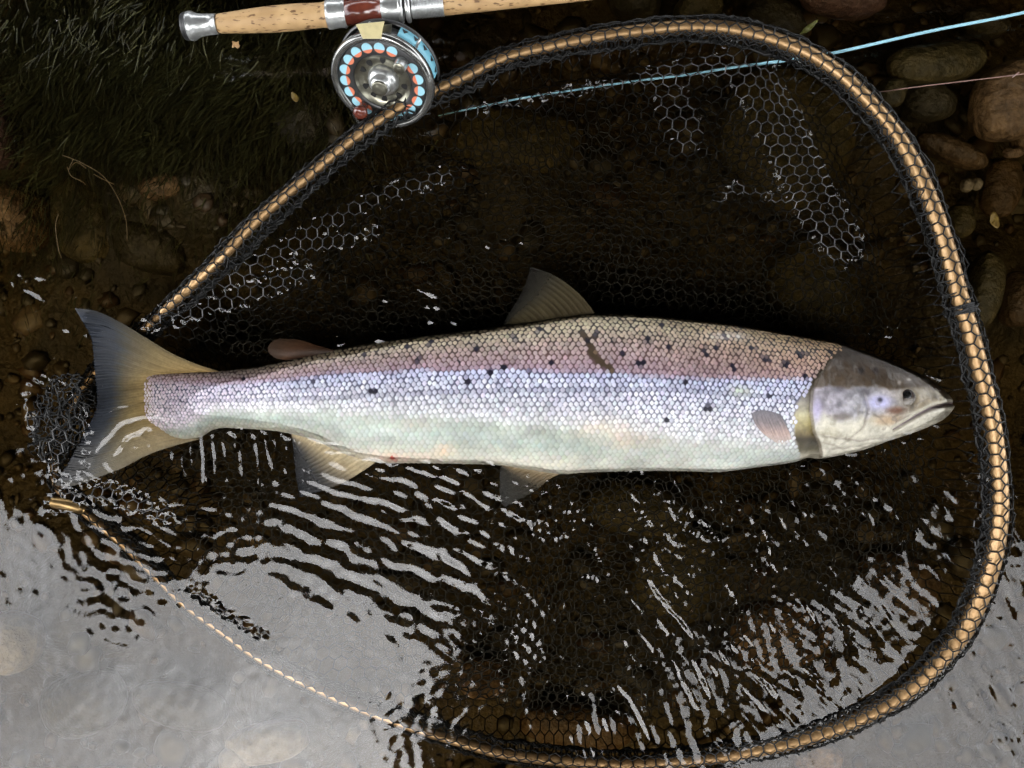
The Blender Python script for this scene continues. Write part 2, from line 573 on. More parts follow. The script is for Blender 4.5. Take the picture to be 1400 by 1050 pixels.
# ------------------------------------------------------------------ folds of the net that lift out of the water
FOLDS = [  # polyline px, height of its crest, half width m
    ([(205, 440), (300, 388), (380, 345), (450, 302), (520, 268), (610, 238)], 0.0045, 0.016),
    ([(240, 432), (330, 405), (420, 372)], 0.0030, 0.020),
    ([(262, 404), (340, 372), (430, 335), (510, 318)], 0.0018, 0.016),
    ([(915, 128), (925, 150), (940, 183)], 0.0050, 0.030),
    ([(880, 110), (950, 96), (1010, 84)], 0.0055, 0.020),
    ([(1010, 84), (1035, 118), (1068, 175), (1090, 225), (1115, 275), (1152, 332)], 0.0085, 0.033),
    ([(984, 272), (1005, 256), (1035, 262), (1068, 274)], 0.0022, 0.012),
    ([(640, 150), (760, 128), (880, 108), (1000, 92), (1090, 82)], 0.0005, 0.014),
    ([(75, 690), (110, 675), (150, 672), (190, 690), (225, 703)], 0.0035, 0.018),
    ([(262, 805), (285, 822), (320, 845), (360, 868)], 0.0016, 0.010),
    ([(60, 545), (85, 585), (90, 630)], 0.010, 0.030)]
def fold_z(q):
    z = np.full(len(q), -1.0)
    for ln, top, w in FOLDS:
        dl, t = seg_dist(q, ln)
        dl = dl * S
        taper = np.sqrt(np.clip(np.sin(np.pi * np.clip(t, 0.03, 0.97)), 0, 1))
        zr = top * (0.4 + 0.6 * taper) - (dl / w) ** 2 * 0.014 + 0.002 * (vnoise(q, 26, 97) - .5)
        z = np.where(dl < 2.2 * w, np.maximum(z, zr), z)
    return z
shore = [(300, 588), (383, 592), (430, 604), (517, 634), (684, 638), (767, 650), (867, 646), (983, 647), (1083, 634), (1150, 624), (1216, 604), (1283, 578)]
nose = [(1150, 500), (1215, 520), (1262, 532), (1300, 548), (1302, 566)]
ridge = [(440, 480), (534, 462), (684, 444), (814, 428)]
Qw = np.stack([PX.ravel(), PY.ravel()], 1)
ds, dn, dr = [seg_dist(Qw, l_)[0].reshape(PX.shape) for l_ in (shore, nose, ridge)]
h += waves(15, 12, 0.12, np.exp(-(ds / 13) ** 2), 41, 0.8)                 # the water laps along the belly, the back and over the nose
h += waves(13, 20, 0.13, np.exp(-(dn / 13) ** 2), 42, 0.9)
h += waves(17, 160, 0.12, np.exp(-(dr / 14) ** 2) * patchy, 43, 0.7)
fz = fold_z(np.stack([PX.ravel(), PY.ravel()], 1)).reshape(PX.shape)
h += waves(13, None, 0.50, np.exp(-((fz + 0.0010) / 0.0026) ** 2), 22, 0.5, 0.6)          # water clinging where the strands break the surface
wq_ = np.stack([PX.ravel(), PY.ravel()], 1)
wa, wb = [(fbm(wq_, 45, k, 2).reshape(PX.shape) - .5) for k in (23, 25)]
dxr, dyr = PX - 180 + 30 * wa, PY - 616 + 30 * wb
rr = np.hypot(dxr * 0.85 + dyr * 0.25, dyr * 1.1)
ra = 0.45 + 0.55 * np.clip(np.cos(np.arctan2(dyr, dxr) - math.radians(-110)), -0.6, 1)
h += 0.00095 * np.cos(2 * np.pi * rr / 25 * (1 + 0.12 * wa)) * np.exp(-(rr / 66) ** 2) * ra
edge = np.minimum.reduce([sstep(0, 0.06, WX - wx[0]), sstep(0, 0.06, wx[-1] - WX), sstep(0, 0.06, WY - wy[0]), sstep(0, 0.06, wy[-1] - WY)])
h *= edge
Vw = np.stack([WX, WY, h], -1).reshape(-1, 3)
Fw = grid_faces(nx, ny)
ring = np.r_[np.arange(nx) * ny, (nx - 1) * ny + np.arange(1, ny), (np.arange(nx - 2, -1, -1)) * ny + ny - 1, np.arange(ny - 2, 0, -1)]
nb = len(Vw)
nr = len(ring)
sides_ = [Vw]
prev = ring
faces_ = [Fw]
for mul, zz in ((4, 0.0), (30, 0.0), (330, 0.0), (330, -4.0)):
    V2 = Vw[ring] * [mul, mul, 0] + [0, 0, zz]
    cur = nb + np.arange(nr)
    nb += nr
    sides_.append(V2)
    j = np.arange(nr)
    faces_.append(np.stack([prev[j], cur[j], cur[(j + 1) % nr], prev[(j + 1) % nr]], -1)[:, ::-1])
    prev = cur
sides_.append(np.array([[0, 0, -4.0]]))
j = np.arange(nr)
faces_.append(np.stack([prev[j], np.full(nr, nb), np.full(nr, nb), prev[(j + 1) % nr]], -1)[:, ::-1])
Fall = np.vstack(faces_[:-1])
Vall = np.vstack(sides_)
tri = [(int(prev[k]), int(prev[(k + 1) % nr]), nb) for k in range(nr)]
wm = bpy.data.meshes.new('water')
nq = len(Fall)
wm.vertices.add(len(Vall))
wm.vertices.foreach_set('co', np.ascontiguousarray(Vall, np.float32).ravel())
wm.loops.add(nq * 4 + len(tri) * 3)
wm.polygons.add(nq + len(tri))
wm.loops.foreach_set('vertex_index', np.r_[Fall.ravel(), np.array(tri).ravel()].astype(np.int32))
wm.polygons.foreach_set('loop_start', np.r_[np.arange(nq) * 4, nq * 4 + np.arange(len(tri)) * 3].astype(np.int32))
wm.polygons.foreach_set('loop_total', np.r_[np.full(nq, 4), np.full(len(tri), 3)].astype(np.int32))
wm.update(calc_edges=True)
wm.validate()
wm.polygons.foreach_set('use_smooth', np.ones(len(wm.polygons), bool))
bm = bmesh.new()
bm.from_mesh(wm)
bmesh.ops.recalc_face_normals(bm, faces=bm.faces)
bm.to_mesh(wm)
bm.free()
wm.materials.append(M['water'])
water = bpy.data.objects.new('water', wm)
COL.objects.link(water)
water['kind'] = 'structure'

# ------------------------------------------------------------------ trees added out of view: they block sky light and darken the mirrored sky
def leaf_quads(C, size, rng):
    n = len(C)
    a = rng.normal(size=(n, 3))
    a /= np.linalg.norm(a, axis=1)[:, None]
    a[:, 2] *= 0.45
    b = np.cross(a, rng.normal(size=(n, 3)))
    b /= np.linalg.norm(b, axis=1)[:, None]
    a /= np.linalg.norm(a, axis=1)[:, None]
    s = size * (0.6 + 0.8 * rng.random(n))[:, None]
    V = np.stack([C - a * s, C + b * s * 0.55, C + a * s, C - b * s * 0.55], 1).reshape(-1, 3)
    F = np.arange(n * 4).reshape(n, 4)
    base = np.array([0.020, 0.028, 0.009]) * (0.6 + 0.9 * rng.random((n, 1)))
    return V, F, np.repeat(base, 4, 0)
def tree_wood(root, base, top, r, limbs, rng):
    pth = catmull([base, base + (top - base) * 0.4 + rng.normal(size=3) * [.25, .25, 0], top], 14)
    V, F = tube(pth, np.linspace(r, r * 0.3, 14), 10)
    add('trunk', V, F, M['bark'], root)
    for L in limbs:
        q = np.array([pth[6 + rng.integers(0, 6)], (pth[9] + L) / 2 + [0, 0, 0.4], L])
        V, F = tube(catmull(q, 10), np.linspace(r * 0.4, r * 0.08, 10), 7)
        add('branch', V, F, M['bark'], root)
# unseen canopy added over the pool, rim cut to shape the dark and bright reflection
rim = np.array([(-900, 420), (-300, 590), (0, 628), (60, 648), (110, 715), (190, 765), (260, 745), (330, 712), (430, 700), (520, 735), (600, 800), (690, 880),
                (650, 960), (610, 1020), (640, 1150), (760, 1220), (900, 1150), (945, 1010), (985, 890), (1070, 815), (1200, 785), (1330, 755), (1420, 670),  # the lower lobe stands in for a person's dark mirror image
                (1560, 600), (2300, 480), (2600, -1200), (700, -1900), (-1200, -1200)], float)
def crown_over(xmin, xmax, n, seed):
    rng = np.random.default_rng(seed)
    q = np.empty((0, 2))
    while len(q) < n:
        c = np.stack([rng.uniform(xmin, xmax, n), rng.uniform(-1900, 1230, n)], 1)
        q = np.vstack([q, c[in_poly(c, rim)]])
    q = q[:n]
    z = 3.3 + 1.5 * rng.random(n)
    k = 1 + z
    e = catmull(rim, 600, True)
    e = e[(e[:, 0] > max(xmin, -800)) & (e[:, 0] < min(xmax, 1900)) & (e[:, 1] > 480)]
    e = e[rng.integers(0, len(e), 900)] + np.abs(rng.normal(0, 16, (900, 2))) * rng.choice([-1, 1, 1], (900, 2))     # sparse leaves added past the rim to soften the mirrored edge
    q, z = np.vstack([q, e]), np.r_[z, 3.3 + 1.5 * rng.random(900)]
    k = 1 + z
    return np.stack([(q[:, 0] - 700) * S * k, (525 - q[:, 1]) * S * k, z], 1), rng
for (xa, xb, n, seed, bx, lab) in ((-1200, 700, 26000, 41, -2.6, 'unseen tree shaped to block the sky over the left half of the pool'),
                                   (700, 2600, 26000, 42, 3.0, 'unseen tree shaped to block the sky over the right half of the pool')):
    root = empty('added_canopy_tree', (bx, 6.2, 0.9), lab, 'tree', 'unseen trees added to block the sky')
    C, rng = crown_over(xa, xb, n, seed)
    V, F, c = leaf_quads(C, 0.16, rng)
    add('crown', V, F, M['tree_leaf'], root, c, smooth=False, kind='stuff')
    lim = [C[rng.integers(0, n)] + [0, 0, 0.5] for _ in range(7)]
    tree_wood(root, np.array([bx, 6.2, 0.3]), np.array([bx * 0.7, 3.0, 5.2]), 0.28, lim, rng)
for k, (az, d, hh, lab) in enumerate([(95, 11, 11, 'tall unseen tree added to block the sky downstream at the right'), (122, 11.2, 11, 'broad unseen tree added to block the sky across the river on the right'),
                                      (150, 11, 11.5, 'tall unseen tree added to block the sky on the far bank right of centre'), (176, 11.2, 12, 'tallest unseen tree added to block the sky on the far bank opposite the angler'),
                                      (202, 11, 11.5, 'tall unseen tree added to block the sky on the far bank left of centre'), (228, 11.2, 11, 'broad unseen tree added to block the sky across the river on the left'),
                                      (254, 11, 11, 'tall unseen tree added to block the sky upstream at the left'), (280, 11, 11, 'unseen tree added to block the sky upstream beside the near bank')]):
    rng = np.random.default_rng(60 + k)  # ring of trees added out of view to narrow the open sky
    a = math.radians(az)
    bx, by = d * math.sin(a), d * math.cos(a)
    by = math.copysign(max(abs(by), 6.0), by)
    root = empty('added_bank_tree', (bx, by, 0.8), lab, 'tree', 'unseen trees added to block the sky')
    u = rng.normal(size=(3800, 3))
    u /= np.linalg.norm(u, axis=1)[:, None]
    u *= (rng.random((3800, 1)) ** 0.4)
    C = np.array([bx, by, hh * 0.55]) + u * [2.6, 2.6, hh * 0.47] * (0.85 + 0.3 * rng.random((3800, 1)))
    V, F, c = leaf_quads(C, 0.34, rng)
    add('crown', V, F, M['tree_leaf'], root, c, smooth=False, kind='stuff')
    tree_wood(root, np.array([bx, by, 0.3]), np.array([bx, by, hh * 0.9]), 0.3, [C[i] for i in range(5)], rng)

# ------------------------------------------------------------------ stones
def stone(px, py, rx, ry, rot, top, thick, m, label, seed, group='stones on the river bed', rough=0.16):
    bmx = bmesh.new()
    bmesh.ops.create_icosphere(bmx, subdivisions=4, radius=1)
    V = np.array([v.co[:] for v in bmx.verts])
    F = np.array([[v.index for v in f.verts] for f in bmx.faces])
    bmx.free()
    rng = np.random.default_rng(seed)
    d = np.ones(len(V))
    for _ in range(9):
        k = rng.normal(size=3) * rng.uniform(1.0, 3.6)
        d += rough * rng.uniform(0.3, 1) / np.linalg.norm(k) * np.sin(V @ k + rng.uniform(0, 6.28)) * 1.2
    V = V * d[:, None]
    pw = np.sign(V) * np.abs(V) ** 0.86
    c, s_ = math.cos(math.radians(-rot)), math.sin(math.radians(-rot))
    k = CAM_H - top + thick * 0.5
    L = pw * [rx * S * k, ry * S * k, thick]
    L = np.stack([c * L[:, 0] - s_ * L[:, 1], s_ * L[:, 0] + c * L[:, 1], L[:, 2]], 1)
    p = P(px, py, top - thick)
    o = add('river_stone', L, F, m)
    o.location = p
    return tag(o, label, 'stone', group)
stones = [
 (1385, 138, 64, 50, -32, -0.015, 0.040, 'stone_brown', 'large smooth brown stone at the right edge below the thin leader'),
 (1160, -6, 66, 34, 4, -0.030, 0.035, 'stone_pink', 'big reddish brown stone cut by the top edge of the picture'),
 (1219, 128, 23, 22, 10, -0.030, 0.020, 'stone_olive', 'small round olive stone beside the hoop where the thin leader ends'),
 (1285, 84, 62, 28, -8, -0.040, 0.028, 'stone_olive', 'long flat olive slab just below the blue line at the right'),
 (1268, 143, 36, 26, 8, -0.055, 0.026, 'stone_dark', 'dark stone between the round olive stone and the large brown stone'),
 (1400, 190, 22, 22, 0, -0.040, 0.022, 'stone_brown', 'brown stone under the large smooth stone at the right edge'),
 (1300, 205, 38, 13, 24, -0.055, 0.016, 'stone_rust', 'thin rust coloured slab right of the hoop, tilted downwards'),
 (1386, 209, 15, 8, -6, -0.045, 0.008, 'stone_brown', 'small flat pebble below the large brown stone'),
 (1320, 252, 8, 9, 0, -0.05, 0.007, 'stone_tan', 'left one of two small pale pebbles right of the hoop'),
 (1336, 251, 8, 9, 20, -0.05, 0.007, 'stone_tan', 'right one of two small pale pebbles right of the hoop'),
 (1370, 255, 26, 40, 15, -0.075, 0.02, 'stone_rust', 'upright rusty slab above the pale oval leaf at the right'),
 (1312, 300, 20, 26, 0, -0.07, 0.02, 'stone_olive', 'mossy lump beside the hoop left of the pale oval leaf'),
 (1342, 400, 22, 55, 12, -0.045, 0.03, 'stone_olive', 'upright mossy stone right of the black cord binding'),
 (1395, 405, 26, 42, 0, -0.045, 0.03, 'stone_rust', 'reddish brown stone at the right edge level with the cord binding'),
 (1345, 35, 50, 26, 12, -0.075, 0.03, 'stone_dark', 'dark flat stone above the blue line at top right'),
 (1060, 40, 44, 34, 30, -0.070, 0.03, 'stone_dark', 'dark stone behind the top of the hoop beside the green leaf'),
 (955, 12, 40, 26, -20, -0.06, 0.03, 'stone_olive', 'olive stone with pale streaks above the top of the hoop'),
 (870, 6, 38, 24, 10, -0.07, 0.03, 'stone_dark', 'dark stone at the top edge right of the upper cork grip'),
 (-4, 185, 30, 60, 4, -0.02, 0.035, 'stone_pink', 'pinkish stone cut by the left edge of the picture'),
 (20, 300, 56, 50, 20, -0.065, 0.04, 'stone_brown', 'broad brown stone at the left edge below the pinkish one'),
 (122, 300, 48, 64, -10, -0.075, 0.04, 'stone_olive', 'tall brown olive stone under the dry stems at the left'),
 (226, 256, 34, 19, -14, -0.045, 0.020, 'stone_brown', 'small brown stone with a pale lower edge left of the net'),
 (424, 152, 50, 32, -12, -0.040, 0.03, 'stone_olive', 'olive brown stone under the water left of the reel'),
 (330, 190, 60, 40, 14, -0.07, 0.03, 'stone_dark', 'dark weedy stone between the cork grip and the net'),
 (200, 335, 60, 36, 20, -0.08, 0.03, 'stone_dark', 'dark flat stone left of the hoop above the tail'),
 (705, 195, 90, 44, 4, -0.105, 0.03, 'stone_olive', 'olive brown slab deep under the net below the end of the blue line'),
 (1070, 190, 90, 90, 30, -0.085, 0.04, 'stone_olive', 'big mottled boulder under the net folds at upper right'),
 (1110, 400, 60, 76, -10, -0.095, 0.035, 'stone_olive', 'mottled boulder under the net above the fish head'),
 (880, 700, 70, 40, 14, -0.095, 0.03, 'stone_olive', 'olive brown stone under the net below the belly'),
 (930, 790, 60, 70, 20, -0.09, 0.03, 'stone_olive', 'olive brown boulder under the rippled water right of centre'),
 (1075, 860, 80, 50, -16, -0.085, 0.035, 'stone_brown', 'brown boulder under the streaked ripples at lower right'),
 (1235, 805, 60, 44, 20, -0.085, 0.03, 'stone_rust', 'rusty stone under ripples near the hoop at lower right'),
 (790, 985, 80, 34, 4, -0.095, 0.03, 'stone_rust', 'reddish slab under the lower rim of the hoop'),
 (660, 925, 40, 30, 10, -0.09, 0.03, 'stone_brown', 'brown stone inside the lower left curve of the hoop'),
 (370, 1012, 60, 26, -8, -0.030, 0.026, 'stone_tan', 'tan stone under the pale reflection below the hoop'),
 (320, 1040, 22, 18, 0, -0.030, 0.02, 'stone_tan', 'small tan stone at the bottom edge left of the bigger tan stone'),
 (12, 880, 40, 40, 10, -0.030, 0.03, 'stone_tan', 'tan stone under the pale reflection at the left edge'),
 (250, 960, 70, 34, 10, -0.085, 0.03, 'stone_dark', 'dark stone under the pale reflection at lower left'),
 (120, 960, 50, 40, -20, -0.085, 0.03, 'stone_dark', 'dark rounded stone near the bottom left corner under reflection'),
 (1120, 1040, 40, 26, 0, -0.05, 0.02, 'stone_brown', 'brown stone at the bottom edge below the hoop'),
]
for k, (px, py, rx, ry, rot, top, th, m, lab) in enumerate(stones):
    stone(px, py, rx, ry, rot, top, th, M[m], lab, 300 + k)

# loose pebbles and grit: nobody could count them
rng = np.random.default_rng(5)
bmx = bmesh.new()
bmesh.ops.create_icosphere(bmx, subdivisions=2, radius=1)
IV = np.array([v.co[:] for v in bmx.verts])
IF = np.array([[v.index for v in f.verts] for f in bmx.faces])
bmx.free()
n = 2200
q = np.stack([rng.uniform(-60, 1460, n), rng.uniform(-60, 1110, n)], 1)
q = q[~((q[:, 0] < 470) & (q[:, 1] < 260))]
n = len(q)
X_, Y_ = (q[:, 0] - 700) * S * 1.12, (525 - q[:, 1]) * S * 1.12
zz = bed_z(X_, Y_)
r = 0.0035 + 0.014 * rng.random(n) ** 3
sc = r[:, None] * (0.6 + 0.8 * rng.random((n, 3))) * [1.15, 1.0, 0.55]
ang = rng.uniform(0, 6.28, n)
LV = IV[None] * sc[:, None] * (1 + 0.16 * rng.normal(size=(n, len(IV), 1)))
LV = np.stack([np.cos(ang)[:, None] * LV[..., 0] - np.sin(ang)[:, None] * LV[..., 1], np.sin(ang)[:, None] * LV[..., 0] + np.cos(ang)[:, None] * LV[..., 1], LV[..., 2]], -1)
LV += np.stack([X_, Y_, zz + 0.002], -1)[:, None]
pal = 0.6 * np.array([(0.04, 0.032, 0.016), (0.07, 0.052, 0.025), (0.11, 0.08, 0.038), (0.08, 0.046, 0.02), (0.16, 0.12, 0.07), (0.04, 0.035, 0.02)])
pc = pal[rng.choice(6, n, p=[.3, .25, .17, .12, .06, .1])]
add('gravel', LV.reshape(-1, 3), (IF[None] + (np.arange(n) * len(IV))[:, None, None]).reshape(-1, 3), M['pebble'], col=np.repeat(pc, len(IV), 0), kind='stuff')

# water moss on the stones at the upper left: long thin blades combed by the current
def moss(specs, seed):
    rng = np.random.default_rng(seed)
    Vs, Cs = [], []
    K = 7
    for (cx, cy, sx, sy, n, ang, zt, L) in specs:
        q = np.stack([rng.normal(cx, sx, n), rng.normal(cy, sy, n)], 1)
        clump = fbm(q, 40, 33, 2)
        a = np.radians(ang + 80 * (clump - 0.5) + rng.normal(0, 16, n))
        length = L * (0.5 + rng.random(n))
        z0 = zt + rng.normal(0, 0.007, n) - 0.02 * (1 - clump)
        t = np.linspace(0, 1, K)
        bend = rng.normal(0, 0.5, n)
        aa = a[:, None] + bend[:, None] * t
        X = np.cumsum(np.cos(aa), 1) / K * length[:, None]
        Yd = np.cumsum(np.sin(aa), 1) / K * length[:, None]
        Z = z0[:, None] + 0.006 * np.sin(np.pi * t)[None] * rng.random((n, 1)) - 0.012 * t[None] ** 2
        C = PN(np.stack([q[:, 0:1] + X, q[:, 1:2] + Yd], -1), Z)
        nrm = np.stack([-np.sin(aa), -np.cos(aa), 0 * aa], -1) * [1, 1, 1]
        w = (0.00045 + 0.0005 * rng.random((n, 1))) * (1 - 0.8 * t[None])
        Lf = C + nrm * w[..., None]
        Rt = C - nrm * w[..., None] + [0, 0, 0.0005]
        Vs.append(np.stack([Lf, Rt], 2).reshape(-1, 3))
        g = (0.4 + 1.5 * rng.random((n, 1)) ** 2) * (0.25 + 1.5 * clump[:, None])
        cc = np.array([0.017, 0.0175, 0.0066]) * g + np.array([0.010, 0.006, 0.0]) * rng.random((n, 1))
        Cs.append(np.repeat(cc, K * 2, 0))
    V = np.vstack(Vs)
    nb_ = len(V) // (2 * K)
    b = np.arange(K - 1) * 2
    f = np.stack([b, b + 1, b + 3, b + 2], -1)
    F = (f[None] + (np.arange(nb_) * 2 * K)[:, None, None]).reshape(-1, 4)
    return V, F, np.vstack(Cs)
V, F, c = moss([(110, 30, 100, 30, 4200, 115, -0.004, 36), (230, 85, 105, 45, 8000, 130, -0.016, 40), (150, 130, 70, 40, 4500, 120, -0.028, 38),
                (300, 150, 80, 50, 4500, 105, -0.036, 36), (60, 230, 60, 90, 1200, 100, -0.055, 32), (420, 60, 70, 40, 1500, 100, -0.026, 32),
                (330, 240, 110, 60, 1500, 100, -0.060, 32)], 77)
add('water_moss', V, F, M['moss'], col=c, kind='stuff')

# ------------------------------------------------------------------ salmon
TOP = np.array([(196, 514), (215, 512), (250, 510), (300, 507), (353, 501), (400, 491), (467, 476), (534, 465), (607, 456), (684, 446), (724, 441), (767, 434), (814, 429),
                (867, 430), (933, 436), (1000, 443), (1066, 454), (1106, 461), (1146, 468), (1186, 482), (1233, 500), (1266, 516), (1286, 530), (1297, 540), (1303, 550)], float)
BOT = np.array([(196, 573), (215, 583), (235, 596), (255, 601), (275, 597), (297, 586), (333, 586), (383, 590), (430, 602), (470, 620), (517, 632), (567, 633), (627, 634), (684, 636), (730, 643), (767, 648),
                (800, 646), (867, 644), (933, 644), (983, 645), (1033, 639), (1083, 632), (1103, 626), (1120, 627), (1150, 622), (1186, 613), (1216, 602), (1253, 590), (1283, 577), (1297, 567), (1303, 557)], float)
THK = np.array([(196, .0006), (203, .0032), (215, .007), (250, .012), (300, .016), (450, .024), (600, .034), (800, .042), (1000, .043), (1100, .041), (1150, .037), (1200, .031), (1250, .022), (1285, .013), (1303, .004)], float)
ZC = -0.014
def smooth_interp(x, T):
    xs = np.linspace(T[0, 0], T[-1, 0], 1200)
    c = catmull(T, 1200)
    return np.interp(x, c[:, 0], c[:, 1])
fyT = lambda x: smooth_interp(x, TOP)
fyB = lambda x: smooth_interp(x, BOT)
fth = lambda x: np.interp(x, THK[:, 0], THK[:, 1])
def body_z(px, py):
    a, b = fyT(px), fyB(px)
    t = np.clip((py - (a + b) / 2) / ((b - a) / 2 + 1e-6), -1, 1)
    return ZC + fth(px) * np.sqrt(1 - t * t)

SPOTS = [(560, 477), (574, 492), (502, 490), (629, 495), (652, 477), (739, 453), (704, 463), (687, 503), (670, 512), (770, 472), (752, 498), (517, 535), (812, 457), (832, 467), (880, 467),
         (905, 477), (846, 486), (866, 500), (904, 572), (928, 525), (722, 512), (956, 483), (970, 475), (1018, 477), (1035, 492), (1080, 486), (1088, 484), (991, 503), (1125, 485), (1086, 515),
         (1039, 540), (958, 557), (338, 517), (435, 517), (800, 468), (870, 497), (1010, 448), (640, 520), (590, 470), (900, 447), (985, 462), (1060, 500)]
SCAR = [(794, 458), (801, 467), (805, 483), (814, 495), (829, 505)]
EYE = (1226, 543)
def keys(x, *kv):
    kv = np.array(kv, float)
    return np.stack([np.interp(x, kv[:, 0], kv[:, i]) for i in range(1, kv.shape[1])], -1)
def fish_colour(px, py):
    """Own colours of skin between the scales and of the scales themselves (sRGB 0-255 as such)."""
    px, py = np.asarray(px, float), np.asarray(py, float)
    Q = np.stack([px, py], 1)
    top, bot = fyT(px), fyB(px)
    yl = keys(px, (200, 520), (300, 527), (467, 510), (700, 506), (933, 515), (1090, 521))[:, 0] + 11 * (fbm(Q * [.5, 1], 26, 51, 3) - .5)
    yw = keys(px, (200, 592), (260, 584), (300, 560), (467, 563), (600, 571), (700, 579), (850, 591), (933, 600), (1090, 612))[:, 0] + 6 * (vnoise(Q, 30, 52) - .5)
    a = np.clip((py - top) / (yl - top + 1e-6), 0, 1)
    kx = np.clip((px - 850) / 250, 0, 1)[:, None]
    kt = np.clip((420 - px) / 180, 0, 1)[:, None]
    sA = keys(a, (0, 190, 176, 146), (.25, 196, 180, 152), (.55, 190, 168, 162), (1, 184, 158, 172))
    sA = sA * (1 - kx * 0.9) + keys(a, (0, 168, 142, 104), (.5, 192, 158, 132), (1, 196, 164, 156)) * kx * 0.9
    sA = sA * (1 - kt) + keys(a, (0, 198, 182, 182), (1, 226, 200, 218)) * kt
    gA = keys(a, (0, 30, 25, 20), (.35, 48, 38, 32), (.7, 96, 72, 68), (1, 112, 86, 98))
    b = np.clip((py - yl) / (yw - yl + 1e-6), 0, 1)
    sB = keys(b, (0, 206, 210, 240), (.4, 224, 224, 240), (1, 226, 226, 226))
    sB = sB * (1 - kt) + np.array([236, 222, 236]) * kt
    gA = gA * (1 - kt * .8) + np.array([140, 114, 120]) * kt * .8
    sA = sA * 0.93
    gB = keys(b, (0, 84, 86, 112), (.4, 112, 112, 132), (.8, 160, 160, 166), (1, 188, 190, 190))
    c = np.clip((py - yw) / (bot - yw + 1e-6), 0, 1)
    sC = keys(c, (0, 168, 176, 162), (.4, 176, 186, 176), (.75, 206, 207, 192), (1, 222, 217, 200))
    kh = np.clip((px - 780) / 200, 0, 1)[:, None]
    sC = sC * (1 - kh) + keys(c, (0, 206, 208, 200), (.5, 194, 201, 194), (1, 216, 215, 202)) * kh
    gC = sC * 0.92
    wB = sstep(-4.5, 4.5, py - yl)[:, None]
    wC = sstep(-9, 9, py - yw)[:, None]
    s = (sA * (1 - wB) + sB * wB) * (1 - wC) + sC * wC
    g = (gA * (1 - wB) + gB * wB) * (1 - wC) + gC * wC
    mott = (0.90 + 0.22 * fbm(Q, 46, 55, 3) + wC[:, 0] * 0.30 * (fbm(Q * [0.45, 1], 15, 155, 4) - .5))[:, None]
    s, g = s * mott, g * mott
    # lateral line: dark dashes
    ll = keys(px, (200, 548), (330, 547), (467, 543), (600, 536), (700, 533), (900, 532), (1090, 545))[:, 0]
    w = (np.exp(-((py - ll) / 1.6) ** 2) * (px > 230))[:, None] * 0.55
    g = g * (1 - w) + np.array([60, 60, 80]) * w
    s = s * (1 - w * .5) + np.array([90, 90, 112]) * w * .5
    # worn pinkish belly patches
    for (cx, cy, rx, ry, cc, st) in ((545, 622, 60, 9, (240, 214, 190), .8), (540, 626, 5, 4, (190, 60, 50), .8), (610, 615, 14, 9, (238, 210, 180), .8), (820, 585, 40, 13, (244, 228, 206), .7), (855, 600, 40, 14, (226, 200, 180), .5),
                                     (740, 632, 60, 12, (240, 232, 212), .7), (990, 461, 26, 5, (214, 208, 205), .8), (1000, 535, 14, 8, (206, 214, 176), .5), (570, 580, 22, 7, (196, 178, 160), .4), (930, 620, 60, 14, (214, 206, 190), .3)):
        w = (st * np.exp(-(((px - cx) / rx) ** 2 + ((py - cy) / ry) ** 2)) * (0.4 + 1.0 * vnoise(Q, 7, 58)))[:, None].clip(0, 1)
        s, g = s * (1 - w) + np.array(cc) * w, g * (1 - w) + np.array(cc) * 0.92 * w
    d, _ = seg_dist(Q, SCAR)
    w = (sstep(5.5, 2.5, d + 4 * (vnoise(Q, 6, 57) - .5)))[:, None]
    s, g = s * (1 - w) + np.array([96, 80, 58]) * w, g * (1 - w) + np.array([70, 56, 40]) * w
    for i, (cx, cy) in enumerate(SPOTS):
        r = 2.7 + 1.4 * ((i * 37) % 10) / 10
        d = np.hypot((px - cx) * (1 + .3 * math.sin(i)), (py - cy) * (1 - .25 * math.sin(i)))
        w = sstep(r + 1.4, r - 0.8, d + 3.0 * (vnoise(Q, 3.0, 59) - .5))[:, None]
        s, g = s * (1 - w) + np.array([26, 24, 40]) * w, g * (1 - w) + np.array([20, 18, 30]) * w
    return s, g
GILL = [(1140, 476), (1122, 494), (1104, 514), (1094, 534), (1092, 560), (1098, 586), (1110, 606), (1118, 624)]    # rear edge of the gill cover
SHOULDER = [(1138, 478), (1119, 494), (1101, 513), (1086, 533), (1074, 552), (1070, 576), (1075, 600), (1088, 628)]   # where the scales end
